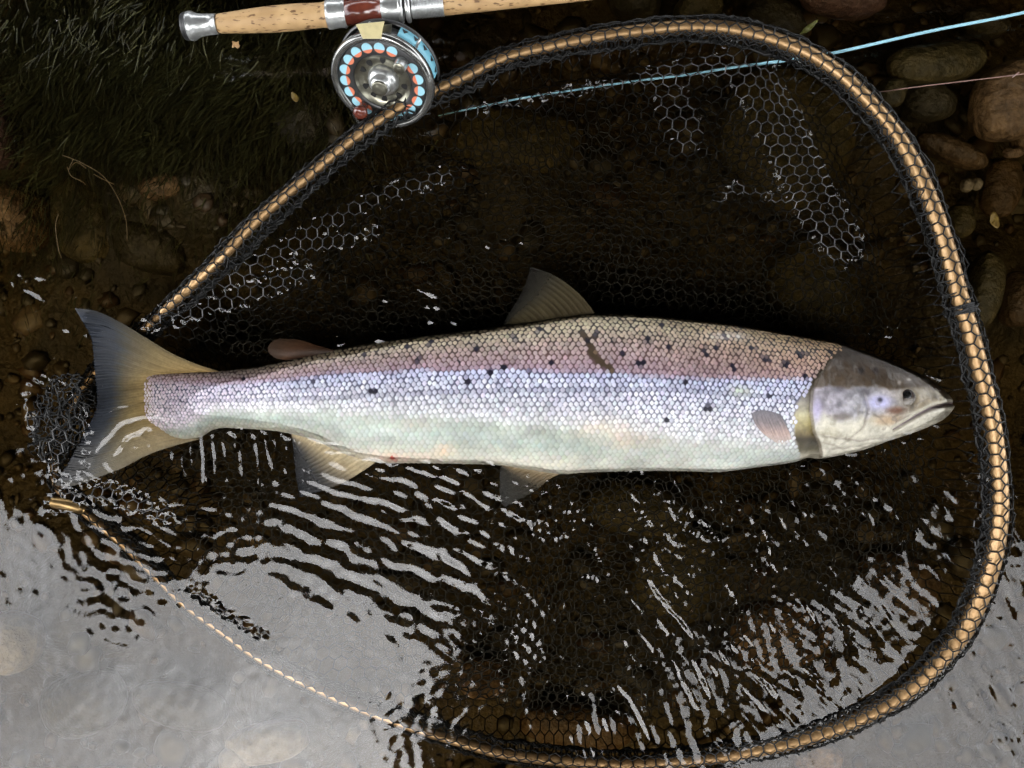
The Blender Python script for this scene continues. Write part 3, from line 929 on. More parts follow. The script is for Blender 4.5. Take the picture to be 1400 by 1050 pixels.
def head_colour(px, py):
    Q = np.stack([px, py], 1)
    n1, n2 = fbm(Q, 26, 61, 4), fbm(Q, 9, 64, 3)
    top, bot = fyT(px), fyB(px)
    yd = keys(px, (1090, 528), (1150, 530), (1200, 532), (1240, 531), (1275, 534), (1300, 541))[:, 0] + 16 * (n1 - .5) + 7 * (n2 - .5)
    c = keys(np.clip((py - top) / (yd - top + 1e-6), 0, 1), (0, 46, 39, 34), (.5, 70, 57, 44), (1, 86, 71, 54)) * (0.68 + 0.42 * n1 + 0.22 * n2)[:, None]
    mid = keys(px, (1085, 150, 142, 150), (1120, 172, 166, 176), (1160, 168, 166, 172), (1200, 176, 170, 170), (1235, 140, 128, 108), (1285, 150, 138, 112), (1300, 186, 176, 150))
    w = sstep(-2.5, 3.5, py - yd)[:, None]
    c = c * (1 - w) + mid * (0.62 + 0.76 * n2[:, None]) * w
    yb = keys(px, (1090, 566), (1130, 568), (1180, 570), (1220, 568), (1260, 552), (1300, 546))[:, 0] + 26 * (n1 - .5) + 10 * (n2 - .5)
    w = sstep(-7, 8, py - yb)[:, None]
    c = c * (1 - w) + (np.array([230, 224, 206]) * (0.78 + 0.36 * n2[:, None])) * w
    for (cx, cy, rx, ry, cc, st) in ((1186, 549, 17, 10, (212, 210, 255), 1.0), (1187, 546, 4, 3.4, (30, 28, 48), 1.0), (1132, 532, 7, 5, (110, 106, 118), .7), (1130, 552, 5, 4, (108, 104, 112), .6), (1112, 536, 6, 5, (108, 102, 108), .5),
                                     (1100, 560, 7, 16, (206, 196, 236), .8), (1166, 536, 8, 5, (84, 78, 84), .7), (1210, 560, 14, 5, (120, 78, 58), .9), (1200, 573, 22, 8, (206, 170, 130), .7), (1136, 568, 14, 5, (110, 98, 90), .7),
                                     (1164, 507, 5, 4.5, (34, 28, 26), .95), (1184, 507, 5, 4, (40, 30, 28), .9), (1160, 478, 5, 1.6, (40, 36, 36), .7), (1155, 583, 16, 12, (244, 236, 214), .5), (1120, 590, 16, 12, (190, 180, 150), .4),
                                     (1250, 535, 16, 6, (172, 164, 146), .7), (1262, 520, 12, 3, (170, 166, 160), .6), (1232, 519, 4, 2, (200, 196, 190), .7), (1216, 523, 3, 3, (196, 190, 184), .6)):  # the small grey snout marks are wet glints painted into the skin
        w = (st * np.exp(-(((px - cx) / rx) ** 2 + ((py - cy) / ry) ** 2) ** 1.5 * (0.5 + n2))).clip(0, 1)[:, None]
        c = c * (1 - w) + np.array(cc) * w
    fl = sstep(0.70, 0.80, vnoise(Q, 4.5, 68) * 0.6 + n1 * 0.45)[:, None] * sstep(540, 570, py)[:, None] * 0.5     # worn pale flecks and grey scuffs on the cheek
    c = c * (1 - fl) + np.array([246, 240, 224]) * fl
    fl = sstep(0.66, 0.78, fbm(Q, 13, 69, 3))[:, None] * sstep(540, 556, py)[:, None] * sstep(612, 590, py)[:, None] * 0.45
    c = c * (1 - fl) + np.array([126, 116, 108]) * fl
    for ln, wd, st in (([(1166, 538), (1172, 556), (1167, 582), (1142, 606)], 1.6, .35), ([(1098, 590), (1130, 597), (1165, 601), (1205, 597)], 1.3, .32), ([(1112, 612), (1150, 611), (1190, 605)], 1.2, .3),
                       ([(1240, 566), (1226, 569), (1214, 576), (1207, 586)], 1.6, .5), ([(1176, 562), (1190, 572), (1204, 584)], 1.3, .3), ([(1232, 556), (1252, 547), (1276, 541), (1296, 540)], 1.4, .35), ([(1104, 600), (1128, 606), (1150, 616)], 1.2, .3)):
        d, t = seg_dist(Q + 3 * (np.stack([n1, n2], 1) - .5), ln)
        w = (st * np.exp(-(d / wd) ** 2) * np.sin(np.pi * np.clip(t, .08, .92)) ** .5)[:, None]
        c = c * (1 - w) + np.array([92, 80, 72]) * w
    d, t = seg_dist(Q, MOUTH)                  # dark line of the mouth with pale lips
    w = (np.exp(-((d - 4.5) / 3.0) ** 2) * 0.75)[:, None]
    c = c * (1 - w) + np.array([232, 226, 208]) * w
    w = (np.exp(-(d / keys(t, (0, 2.6), (.5, 2.2), (1, 1.0))[:, 0]) ** 2) * 0.8)[:, None]
    c = c * (1 - w) + np.array([104, 88, 96]) * w
    return c
MOUTH = [(1302, 552), (1285, 553), (1262, 558), (1243, 567), (1228, 576), (1212, 586)]
JAW = [(1245, 560), (1228, 566), (1215, 574), (1208, 584), (1222, 583)]
FISH_K = 0.69
salmon = empty('salmon', P(700, 560, -0.03), 'large silver salmon with pinkish back lying on its side in the net', 'fish')
xs = np.unique(np.r_[np.linspace(196, 1060, 420), np.linspace(1060, 1303, 260)])
NV = 240
th = np.linspace(0, 2 * np.pi, NV, endpoint=False)
a_, b_, t_ = fyT(xs), fyB(xs), fth(xs)
yc, hh = (a_ + b_) / 2, (b_ - a_) / 2
BX = np.repeat(xs[:, None], NV, 1)
BY = yc[:, None] - hh[:, None] * np.cos(th)[None]
BZ = ZC + t_[:, None] * np.sin(th)[None]
Q = np.stack([BX.ravel(), BY.ravel()], 1)
up = (np.sin(th) > -0.05)[None].repeat(len(xs), 0).ravel()
# head relief: gill cover edge, mouth, cheek plates
d, t = seg_dist(Q, GILL)
gxl = np.interp(Q[:, 1], [p[1] for p in GILL], [p[0] for p in GILL])
ish = Q[:, 0] > gxl
relief = np.where(ish, 0.0030 * np.exp(-d / 12), -0.0028 * np.exp(-d / 9)) * sstep(476, 500, Q[:, 1])
d, t = seg_dist(Q, MOUTH)
relief += -0.0052 * np.exp(-(d / 2.4) ** 2) * (1 - 0.5 * t) + 0.0016 * np.exp(-((d - 6) / 4) ** 2)
d, t = seg_dist(Q, JAW)
relief += -0.0012 * np.exp(-(d / 2.0) ** 2)
d = np.hypot((Q[:, 0] - EYE[0]) / 17, (Q[:, 1] - EYE[1]) / 14)
relief += 0.0016 * np.exp(-((d - 1) / .25) ** 2)
for ln, dep in (([(1165, 540), (1172, 560), (1166, 585), (1140, 606)], .0022), ([(1098, 590), (1130, 596), (1165, 600), (1205, 596)], .0022), ([(1112, 612), (1150, 610), (1190, 604)], .0018), ([(1160, 560), (1185, 566), (1210, 566), (1225, 560)], .0014), ([(1100, 514), (1130, 500), (1160, 505)], .0006)):
    d, t = seg_dist(Q, ln)
    relief += -dep * np.exp(-(d / 2.2) ** 2)
relief += 0.0026 * (fbm(Q, 12, 71, 4) - .5) * sstep(1060, 1110, Q[:, 0])
relief += 0.0022 * (fbm(Q, 60, 74, 2) - .5)
BZf = BZ.ravel() + np.where(up, relief * np.clip(np.sin(np.tile(th, len(xs))) * 3, 0, 1), 0)
V = PN(np.stack([Q[:, 0], Q[:, 1]], 1), np.full(len(Q), ZC))
V[:, 2] = BZf
s_c, g_c = fish_colour(Q[:, 0], Q[:, 1])
h_c = head_colour(Q[:, 0], Q[:, 1])
sh_x = np.interp(Q[:, 1], [p[1] for p in SHOULDER], [p[0] for p in SHOULDER])
sh_x = np.where(Q[:, 1] < 480, 1138 + (480 - Q[:, 1]) * 0.4, sh_x) + 9 * (fbm(Q, 14, 79, 3) - .5)
wH = sstep(-3, 3, Q[:, 0] - sh_x)[:, None]
c = g_c * (1 - wH) + h_c * wH
# yellow gill membrane and the dark fold below it, between scales and gill cover
memb = (wH[:, 0] * sstep(2, -2, Q[:, 0] - gxl))[:, None]
mc = keys(Q[:, 1], (480, 80, 70, 58), (510, 92, 82, 64), (530, 108, 98, 84), (546, 168, 162, 152), (560, 212, 204, 172), (577, 196, 182, 124), (588, 140, 124, 82), (598, 66, 58, 44), (612, 96, 90, 72), (622, 190, 182, 164))
mc = mc * (0.78 + 0.42 * fbm(Q, 9, 77, 3))[:, None]
c = c * (1 - memb) + mc * memb
d, t = seg_dist(Q, GILL)
w = (np.exp(-((d) / 1.5) ** 2) * 0.45 * sstep(485, 520, Q[:, 1]))[:, None]
c = c * (1 - w) + np.array([92, 80, 66]) * w
back = sstep(0.0, 1, (Q[:, 1] - fyT(Q[:, 0])) / np.interp(Q[:, 0], [320, 420, 1200, 1285], [0.02, 7.0, 7.0, 0.8]))[:, None]
wt = sstep(214, 204, Q[:, 0])[:, None]
c = c * (1 - wt) + np.array([150, 130, 88]) * wt
c = c * back + (np.array([52, 45, 40])) * (1 - back) * np.where(Q[:, 0:1] > 1140, 1.15, 1.0)
body = add('body', V, np.vstack([grid_faces(len(xs), NV, True)]), M['skin'], salmon, linN(c.clip(0, 255)) * FISH_K)
# close tail end and snout
# scales: small overlapping plates, too many to pick apart singly
cum_x, pitch = [199.0], []
pf = lambda x: np.interp(x, [200, 300, 450, 650, 800, 950, 1140], [4.4, 5.3, 6.6, 7.4, 7.2, 6.5, 5.9])
while cum_x[-1] < 1136:
    cum_x.append(cum_x[-1] + float(pf(cum_x[-1])))
SCX, SCY, SP = [], [], []
tt = np.linspace(0.02, np.pi - 0.02, 400)
for i, x in enumerate(cum_x):
    for half in (0, 1):
        xx = x + half * pf(x) / 2
        a, b_, tk = float(fyT(xx)), float(fyB(xx)), float(fth(xx))
        ycx, hx = (a + b_) / 2, (b_ - a) / 2
        yv, zv = ycx - hx * np.cos(tt), tk / S * np.sin(tt)
        arc = np.r_[0, np.cumsum(np.hypot(np.diff(yv), np.diff(zv)))]
        yll = keys(np.array([xx]), (200, 548), (330, 547), (467, 543), (600, 536), (700, 533), (900, 532), (1090, 545))[0, 0]
        a0 = np.interp(yll, yv, arc)
        rp = float(pf(xx)) * 0.86
        ks = np.arange(-60, 60)
        ks = ks[(ks % 2) == half]
        av = a0 + ks * rp
        ok = (av > 1.0) & (av < arc[-1] - 1.0)
        yy = np.interp(av[ok], arc, yv)
        SCX += [xx] * len(yy)
        SCY += list(yy)
        SP += [float(pf(xx))] * len(yy)
SCX, SCY, SP = map(np.array, (SCX, SCY, SP))
jit = RNG.normal(0, 0.55, (len(SCX), 2))
SCX, SCY = SCX + jit[:, 0], SCY + jit[:, 1]
shx = np.where(SCY < 480, 1138 + (480 - SCY) * 0.4, np.interp(SCY, [p[1] for p in SHOULDER], [p[0] for p in SHOULDER]))
tailx = 194 + 8 * np.abs((SCY - 545) / 35) ** 2 + 9 * (RNG.random(len(SCX)) - .35) ** 2
keep = (SCX < shx + 1 + 5 * (RNG.random(len(SCX)) - .5)) & (SCX > tailx) & (SCY > fyT(SCX) + np.interp(SCX, [300, 380], [0.6, 2.5])) & (SCY < fyB(SCX) - 1.0) & ~((SCX < 290) & (SCY > 597))
dsc, _ = seg_dist(np.stack([SCX, SCY], 1), SCAR)
keep &= dsc > 3.0
SCX, SCY, SP = SCX[keep], SCY[keep], SP[keep]
def bpos(px, py):
    p = PN(np.stack([px, py], -1), np.full(px.shape, ZC))
    Qs = np.stack([px, py], -1).reshape(-1, 2)
    p[..., 2] = body_z(px, py) + (0.0022 * (fbm(Qs, 60, 74, 2) - .5)).reshape(px.shape)
    return p
C = bpos(SCX, SCY)
e = 1.0
Tx = bpos(SCX + e, SCY) - bpos(SCX - e, SCY)
Ty = bpos(SCX, np.clip(SCY - e, fyT(SCX) + .4, None)) - bpos(SCX, np.clip(SCY + e, None, fyB(SCX) - .4))
Tx /= np.linalg.norm(Tx, axis=1)[:, None]
Ty /= np.linalg.norm(Ty, axis=1)[:, None]
Nn = np.cross(Tx, Ty)
Nn /= np.linalg.norm(Nn, axis=1)[:, None]
Ty = np.cross(Nn, Tx)
nk = 8
ph = np.arange(nk) * 2 * np.pi / nk
se = (np.abs(np.cos(ph)) ** 1.45 + np.abs(np.sin(ph)) ** 1.45) ** (-1 / 1.45)      # rounded diamonds
wob = 1 + 0.07 * RNG.normal(size=(len(C), nk))
ylc = keys(SCX, (200, 520), (300, 527), (467, 510), (700, 506), (933, 515), (1090, 521))[:, 0]
ywc = keys(SCX, (200, 592), (260, 584), (300, 560), (467, 563), (600, 571), (700, 579), (850, 591), (933, 600), (1090, 612))[:, 0]
soft = sstep(-6, 12, SCY - ywc)                                                      # belly scales lie flat and close
rx_, ry_ = SP * S * (0.455 + 0.11 * soft), SP * S * (0.53 + 0.13 * soft)
rx_ *= 1 + 0.16 * (fbm(np.stack([SCX, SCY], 1), 22, 120, 2) - .5)
hgt = 0.00050 * (1 - 0.75 * soft)
ctr = C + Nn * (hgt + 0.00012)[:, None]
tiltn = RNG.normal(0, 0.00003, (len(C), 1)) * (1 - soft[:, None])
rimv = (C[:, None] + Tx[:, None] * (np.cos(ph) * se * wob * rx_[:, None])[..., None] + Ty[:, None] * (np.sin(ph) * se * wob * ry_[:, None])[..., None]
        + Nn[:, None] * (0.00016 - 0.00016 * np.cos(ph)[None] * (1 - .6 * soft[:, None]) + tiltn * np.sin(ph)[None])[..., None])
V = np.concatenate([ctr[:, None], rimv], 1).reshape(-1, 3)
j = np.arange(nk)
f = np.stack([np.zeros(nk, int), 1 + j, 1 + (j + 1) % nk], -1)
F = (f[None] + (np.arange(len(C)) * (nk + 1))[:, None, None]).reshape(-1, 3)
s_c, g_c = fish_colour(SCX, SCY)
lum = 1 + (0.045 - 0.035 * soft)[:, None] * RNG.normal(size=(len(C), 1))
tint = 1 + 0.010 * RNG.normal(size=(len(C), 3))
sc = (s_c * lum * tint).clip(0, 250)
rimc = sc[:, None].repeat(nk, 1) * (0.93 + 0.07 * np.cos(ph + np.pi))[None, :, None]
cc = np.concatenate([sc[:, None], rimc], 1).reshape(-1, 3)
add('scales', V, F, M['scale'], salmon, linN(cc) * FISH_K, kind='stuff')
print('scales', len(C))

# fins
def fin(name, B, O, E0, E1, zfun, colfun, nrays, nu=70, nv=150, ridge=0.0006, ragged=0.0, parent=None, thick=0.0007):
    if ragged:
        E0, E1 = E0, E1
    g = coons(B, O, E0, E1, nu, nv)
    u, v = np.meshgrid(np.linspace(0, 1, nu), np.linspace(0, 1, nv), indexing='ij')
    if ragged:
        cen = g[0].mean(0)
        f = 1 + ragged * (np.random.default_rng(nrays).normal(size=nv) * 0.6 + np.sin(np.linspace(0, nrays * 6.28, nv)) * .5)[None, :] * (u ** 4) * sstep(0, .08, v) * sstep(0, .08, 1 - v)
        g = cen + (g - cen) * f[..., None]
    ray = np.abs(np.sin(np.pi * nrays * v * (1 + 0.0 * u))) ** 0.7
    z = zfun(g[..., 0], g[..., 1], u, v) + ridge * (1 - ray) * np.clip(1 - .5 * u, 0, 1)
    V = PN(g, z)
    col = colfun(u, v, ray, g)
    V2 = V.copy()
    V2[..., 2] -= thick
    Vt = np.concatenate([V.reshape(-1, 3), V2.reshape(-1, 3)])
    Fa = grid_faces(nu, nv)
    rim_ = np.r_[np.arange(nv), np.arange(1, nu) * nv + nv - 1, (nu - 1) * nv + np.arange(nv - 2, -1, -1), np.arange(nu - 2, 0, -1) * nv]
    n0 = nu * nv
    r2 = np.roll(rim_, -1)
    Fs = np.stack([rim_, r2, r2 + n0, rim_ + n0], -1)
    return add(name, Vt, np.vstack([Fa, Fa[:, ::-1] + n0, Fs]), M['fin'], parent or salmon, np.concatenate([col.reshape(-1, col.shape[-1])] * 2))
def streak(u, v, seed, n=60, su=3):
    Q = np.stack([v.ravel() * n, u.ravel() * su], 1)
    return fbm(Q, 1.0, seed, 3).reshape(u.shape)
def fcol(keysu, u, v, ray, seed, contrast=0.35, k=0.42, alpha=None, n=60):
    s = streak(u, v, seed, n)
    uu = np.clip(u + 0.16 * (s - .5), 0, 1)
    c = keys(uu.ravel(), *keysu).reshape(u.shape + (3,))
    c = linN(c) * k * (1 - contrast + 2 * contrast * s * (0.65 + .35 * ray))[..., None]
    a = np.ones(u.shape) if alpha is None else np.interp(uu, *alpha)
    return np.concatenate([c, a[..., None]], -1)
tail_keys = ((0, 138, 114, 70), (.18, 158, 136, 90), (.42, 136, 120, 84), (.60, 104, 96, 78), (.78, 58, 64, 74), (1, 40, 46, 58))
def tail_col(u, v, ray, g):
    c = fcol(tail_keys, u, v, ray, 81, 0.50, 0.88, n=70)
    edge_ = np.exp(-(np.minimum(v, 1 - v) / 0.035) ** 2)[..., None]
    c[..., :3] = c[..., :3] * (1 - .45 * edge_) + np.array([.05, .045, .035]) * .45 * edge_
    c[..., :3] *= (1 - 0.45 * np.exp(-((v - .5) / .13) ** 2) * u)[..., None]
    pale = (sstep(.62, .85, v) * np.clip(1.15 - u, 0, 1) * 0.45)[..., None]
    c[..., :3] = c[..., :3] * (1 - pale) + np.array([.36, .32, .24]) * pale
    return c
TAIL_OUT = [(102, 421), (113, 440), (125, 463), (129, 500), (132, 535), (130, 563), (112, 597), (97, 627), (74, 664)]
fin('tail_fin', [(300, 508), (245, 510), (214, 516), (212, 530), (210, 545), (212, 560), (219, 576), (242, 594), (275, 598)],
    TAIL_OUT,
    [(300, 508), (267, 497), (233, 482), (200, 462), (167, 442), (133, 426), (102, 421)], [(275, 600), (233, 611), (200, 623), (167, 640), (133, 653), (100, 664), (74, 664)],
    lambda x, y, u, v: -0.0105 + 0.0055 * u - 0.004 * np.sin(np.pi * v) * (1 - u) + 0.004 * sstep(.4, .12, v) * (1 - u) + 0.0025 * np.maximum(0, v - .5) * u + 0.002 * np.sin(v * 9 + 1) * u + 0.004 * (v < .25) * (.25 - v) * 4 * u, tail_col, 64, 90, 300, 0.00028, 0.010)
fin('dorsal_fin', [(816, 432), (780, 438), (740, 444), (697, 448)], [(725, 364), (721, 380), (712, 402), (698, 425), (688, 442)],
    [(816, 432), (800, 410), (780, 391), (755, 375), (725, 364)], [(697, 448), (688, 442)],
    lambda x, y, u, v: -0.010 - 0.008 * u, lambda u, v, ray, g: fcol(((0, 84, 74, 54), (.5, 92, 84, 64), (.8, 66, 64, 58), (1, 46, 46, 46)), u, v, ray, 82, 0.45, 0.75, ([0, .7, 1], [1, .92, .5]), 40), 14, 60, 110)
fin('adipose_fin', [(462, 480), (440, 484), (420, 488), (398, 492)], [(384, 463), (373, 466), (366, 475), (369, 484), (378, 490)],
    [(462, 480), (436, 473), (410, 465), (384, 463)], [(398, 492), (388, 492), (378, 490)],
    lambda x, y, u, v: -0.007 + 0.004 * np.sin(np.pi * v) * np.sin(np.pi * np.clip(u, 0, 1)), lambda u, v, ray, g: fcol(((0, 70, 50, 38), (.5, 118, 84, 62), (1, 104, 84, 70)), u, v, ray, 83, 0.25, 0.4), 9, 40, 60, 0.0001)
fin('anal_fin', [(514, 632), (480, 622), (440, 604), (398, 590)], [(410, 680), (406, 660), (403, 635), (400, 606)],
    [(514, 632), (490, 648), (467, 661), (437, 672), (410, 680)], [(398, 590), (399, 598), (400, 606)],
    lambda x, y, u, v: -0.013 - 0.001 * u, lambda u, v, ray, g: fcol(((0, 236, 222, 190), (.22, 226, 208, 172), (.45, 150, 140, 124), (.7, 74, 76, 82), (1, 50, 54, 62)), u, v, ray, 84, 0.5, 0.72, ([0, .5, 1], [1, .95, .7]), 46), 16, 60, 120, 0.0008, 0.015)
fin('pelvic_fin', [(772, 645), (745, 644), (715, 640), (686, 634)], [(690, 694), (685, 685), (683, 664), (684, 640)],
    [(772, 645), (750, 656), (730, 672), (690, 694)], [(686, 634), (685, 637), (684, 640)],
    lambda x, y, u, v: -0.012 - 0.001 * u, lambda u, v, ray, g: fcol(((0, 226, 208, 176), (.2, 170, 150, 120), (.5, 92, 88, 80), (1, 80, 82, 84)), u, v, ray, 85, 0.45, 0.6, ([0, .3, .6, 1], [1, .9, .62, .5]), 30), 10, 60, 100, 0.0008, 0.01)
fin('pectoral_fin', [(1066, 566), (1052, 562), (1038, 561), (1027, 565)], [(1082, 613), (1074, 616), (1066, 613), (1060, 604)],
    [(1066, 566), (1076, 584), (1082, 600), (1080, 612)], [(1027, 565), (1033, 580), (1045, 594), (1060, 604)],
    lambda x, y, u, v: body_z(x.ravel(), y.ravel()).reshape(x.shape) + 0.0008 + 0.0022 * np.sin(np.pi * u), lambda u, v, ray, g: fcol(((0, 140, 136, 144), (.3, 158, 146, 148), (.6, 212, 186, 176), (1, 216, 208, 204)), u, v, ray, 86, 0.3, 0.62, None, 30), 10, 40, 80, 0.0006)
# eye
def dome(r, hgt, nseg=28, nring=8, sq=1.0):
    V, F = [(0, 0, hgt)], []
    for i in range(1, nring + 1):
        a = i / nring * math.pi / 2
        for k in range(nseg):
            b = 2 * math.pi * k / nseg
            V.append((r * math.sin(a) * math.cos(b), r * sq * math.sin(a) * math.sin(b), hgt * math.cos(a)))
    for k in range(nseg):
        F.append((0, 1 + k, 1 + (k + 1) % nseg))
    for i in range(nring - 1):
        for k in range(nseg):
            F.append((1 + i * nseg + k, 1 + (i + 1) * nseg + k, 1 + (i + 1) * nseg + (k + 1) % nseg, 1 + i * nseg + (k + 1) % nseg))
    return np.array(V), F
pe = PN(np.array([EYE], float), np.full(1, ZC))[0]
pe[2] = float(body_z(np.array([EYE[0]]), np.array([EYE[1]]))[0]) - 0.0006
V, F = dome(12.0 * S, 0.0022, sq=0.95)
ey = np.clip(0.5 - V[:, 1] / (22 * S) + 0.5 * (fbm(V[:, :2] + 3, 0.006, 140, 2) - .5), 0, 1)  # paler below: the sky's milky reflection painted in with the iris's own silver
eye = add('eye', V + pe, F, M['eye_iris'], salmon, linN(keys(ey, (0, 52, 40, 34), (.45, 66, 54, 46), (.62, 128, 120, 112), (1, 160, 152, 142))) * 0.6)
V, F = dome(6.4 * S, 0.0008)
add('pupil', V + pe + [0, 0.0024, 0.0016], F, M['pupil'], eye)

# ------------------------------------------------------------------ landing net
HOOP = [(308, 347, .026), (353, 300, .028), (420, 242, .030), (487, 187, .034), (553, 143, .036), (620, 112, .038), (687, 80, .038), (753, 63, .038), (820, 50, .040), (887, 41, .040), (940, 37, .040), (1000, 40, .042), (1066, 57, .044),
        (1120, 82, .046), (1166, 118, .047), (1216, 173, .048), (1250, 227, .049), (1276, 287, .049), (1294, 340, .049), (1313, 410, .049), (1328, 460, .048), (1342, 517, .047), (1354, 567, .045), (1362, 617, .042), (1367, 683, .038),
        (1364, 730, .034), (1355, 775, .030), (1338, 823, .025), (1316, 866, .020), (1286, 901, .015), (1250, 938, .010), (1216, 961, .006), (1166, 987, .003), (1100, 1010, -.001), (1033, 1026, -.004), (966, 1037, -.007), (867, 1044, -.010),
        (800, 1042, -.011), (733, 1036, -.012), (680, 1028, -.012), (633, 1015, -.012), (583, 1000, -.012), (533, 983, -.012), (467, 957, -.012), (367, 907, -.012), (300, 860, -.012), (250, 823, -.012), (213, 787, -.014),
        (170, 745, -.018), (118, 702, -.012), (84, 672, -.010), (76, 640, -.016), (84, 590, -.030), (110, 535, -.036), (150, 490, -.030), (200, 448, -.016), (240, 412, .004), (270, 384, .018)]
hp = np.array(HOOP)
hoop = catmull(PN(hp[:, :2], hp[:, 2]), 520, True)
net = empty('landing_net', P(85, 690, -0.02), 'big bronze hooped landing net with black honeycomb rubber mesh', 'landing net')
hpx = hoop[:, 0] / S / (1 - hoop[:, 2]) + 700
hpy = 525 - hoop[:, 1] / S / (1 - hoop[:, 2])
hr = np.interp(hpx, [200, 500, 900, 1200, 1400], [0.0052, 0.0058, 0.0070, 0.0086, 0.0091])
hr = np.where(hpy > 700, np.interp(hpx, [200, 600, 1100, 1360], [0.0048, 0.0058, 0.0076, 0.0091]), hr)
V, F = tube(hoop, hr, 20, True)
add('hoop', V, F, M['hoop'], net)
# sleeve of honeycomb around the hoop
seglen = np.linalg.norm(np.roll(hoop, -1, 0) - hoop, axis=1)
hs = np.r_[0, np.cumsum(seglen)]
Ltot = hs[-1]
rows = 6
R = 0.0074
W = math.sqrt(3) * R
ncol = int(Ltot / W)
pts, E = hex_edges(ncol, rows, R)
Wn = Ltot / ncol
T_, A_, B_ = frames(hoop, True)
def on_hoop(sv, phi, rad):
    sv = np.mod(sv, Ltot)
    ext = lambda arr: np.vstack([arr, arr[:1]])
    c = np.stack([np.interp(sv, hs, ext(hoop)[:, k]) for k in range(3)], 1)
    a = np.stack([np.interp(sv, hs, ext(A_)[:, k]) for k in range(3)], 1)
    b = np.stack([np.interp(sv, hs, ext(B_)[:, k]) for k in range(3)], 1)
    rr_ = np.interp(sv, hs, np.r_[hr, hr[0]]) + rad
    return c + (np.cos(phi) * rr_)[:, None] * a + (np.sin(phi) * rr_)[:, None] * b
Hh = rows * 1.5 * R
sv = pts[:, 0] * (Wn / W)
phi = pts[:, 1] / Hh * 2 * np.pi + 0.9 * np.sin(sv * 5.0) * 0.25
rad = 0.0020 + 0.0016 * vnoise(np.stack([sv * 1000, phi * 12], 1), 30, 91) + 0.0035 * np.clip(-np.sin(phi), 0, 1)
loose = np.interp(np.interp(sv, hs, np.r_[hpx, hpx[0]]), [200, 450, 900, 1400], [.010, .010, .003, .002])
rad = rad + loose * np.clip(np.cos(phi + 0.4), 0, 1) ** 2 * vnoise(np.stack([sv * 1000, phi * 0], 1), 60, 92)
q = on_hoop(sv, phi, rad) + RNG.normal(0, 0.0005, (len(sv), 3))
V, F = strands(q[E[:, 0]], q[E[:, 1]], 0.00085, 5)
V2, F2 = [], []
for sh, rd in ((0.5, 0.0016), (0.25, 0.0030)):                      # extra strands added along both sides to darken the hoop's edges
    ph2 = pts[:, 1] / Hh * 2 * np.pi + sh + 0.5 * np.sin(sv * 7.0)
    qq = on_hoop(sv + sh * Wn, ph2, rad + rd * vnoise(np.stack([sv * 1000, ph2 * 8], 1), 24, 94)) + RNG.normal(0, 0.0008, (len(sv), 3))
    cm = np.abs(np.cos(ph2))
    es = E[(cm[E[:, 0]] > 0.62) & (cm[E[:, 1]] > 0.62)]
    a_s, f_s = strands(qq[es[:, 0]], qq[es[:, 1]], 0.0008, 5)
    F2.append(f_s + sum(map(len, V2)) + len(V))
    V2.append(a_s)
V, F = np.vstack([V] + V2), np.vstack([F] + F2)
add('mesh_sleeve', V, F, M['net'], net, kind='stuff')
# wet selvedge cord running along the inner side of the hoop
m_ = np.arange(0, 520)
wob = 0.0012 * np.sin(np.arange(520) * 0.55) + 0.0010 * RNG.normal(size=520)
inner = hoop + A_ * 0  # side decided below
cen = hoop[:, :2].mean(0)
side = np.sign(((cen - hoop[:, :2]) * A_[:, :2]).sum(1))[:, None]
inner = hoop + A_ * side * (hr + 0.0045 + wob)[:, None] - np.array([0, 0, 1.0]) * (0.006 + 0 * wob)[:, None]
V, F = tube(inner, 0.0013 + 0.0004 * np.abs(RNG.normal(size=520)), 6, True)
add('selvedge_cord', V, F, M['net'], net)

# the bag: a sheet of honeycomb that falls from the hoop, lies under the fish and rises in wet folds
hoop2 = hoop[:, :2]
pts, E = hex_edges(98, 78, 0.0074)
pts = pts - pts.mean(0) + [0.01, 0.0]
rot = math.radians(4)
pts = pts @ np.array([[math.cos(rot), -math.sin(rot)], [math.sin(rot), math.cos(rot)]])
def bag_z(q):
    d, _ = seg_dist(q, np.vstack([hoop2[::4], hoop2[:1]]))
    idx = np.argmin(((q[:, None] - hoop2[None, ::6]) ** 2).sum(-1), 1) * 6
    zh = hoop[idx, 2]
    px, py = q[:, 0] / S + 700, 525 - q[:, 1] / S
    z = -0.052 + 0.030 * (fbm(q + 20, 0.14, 95, 3) - .5)
    z = np.where(d < 0.05, z + (zh - 0.004 - z) * (1 - sstep(0.0, 0.05, d)) ** 5, z)
    z = np.maximum(z, np.where(fold_z(np.stack([px, py], 1)) > -0.9, fold_z(np.stack([px, py], 1)), -1))
    inb = (px > 190) & (px < 1310) & (py > fyT(np.clip(px, 196, 1303)) - 6) & (py < fyB(np.clip(px, 196, 1303)) + 6)
    bz = ZC - fth(np.clip(px, 196, 1303)) - 0.006
    z = np.where(inb, np.minimum(z, bz), z)
    fin_zone = in_poly(np.stack([px, py], 1), TAIL_OUT + [(100, 672), (167, 650), (233, 620), (300, 600), (300, 500), (200, 452), (133, 416)]) | ((px > 395) & (px < 520) & (py > 585) & (py < 690)) | ((px > 675) & (px < 830) & (py > 355) & (py < 450)) | ((px > 675) & (px < 780) & (py > 630) & (py < 700))
    z = np.where(fin_zone, np.minimum(z, -0.022), z)
    return np.maximum(z, bed_z(q[:, 0], q[:, 1]) + 0.003)
wq = pts + np.stack([vnoise(pts, 0.08, 98) - .5, vnoise(pts, 0.08, 99) - .5], 1) * 0.022
keepv = in_poly(wq, hoop2[::3])
E2 = E[keepv[E[:, 0]] & keepv[E[:, 1]]]
q = np.c_[wq, bag_z(wq)]
V, F = strands(q[E2[:, 0]], q[E2[:, 1]], 0.00075, 5)
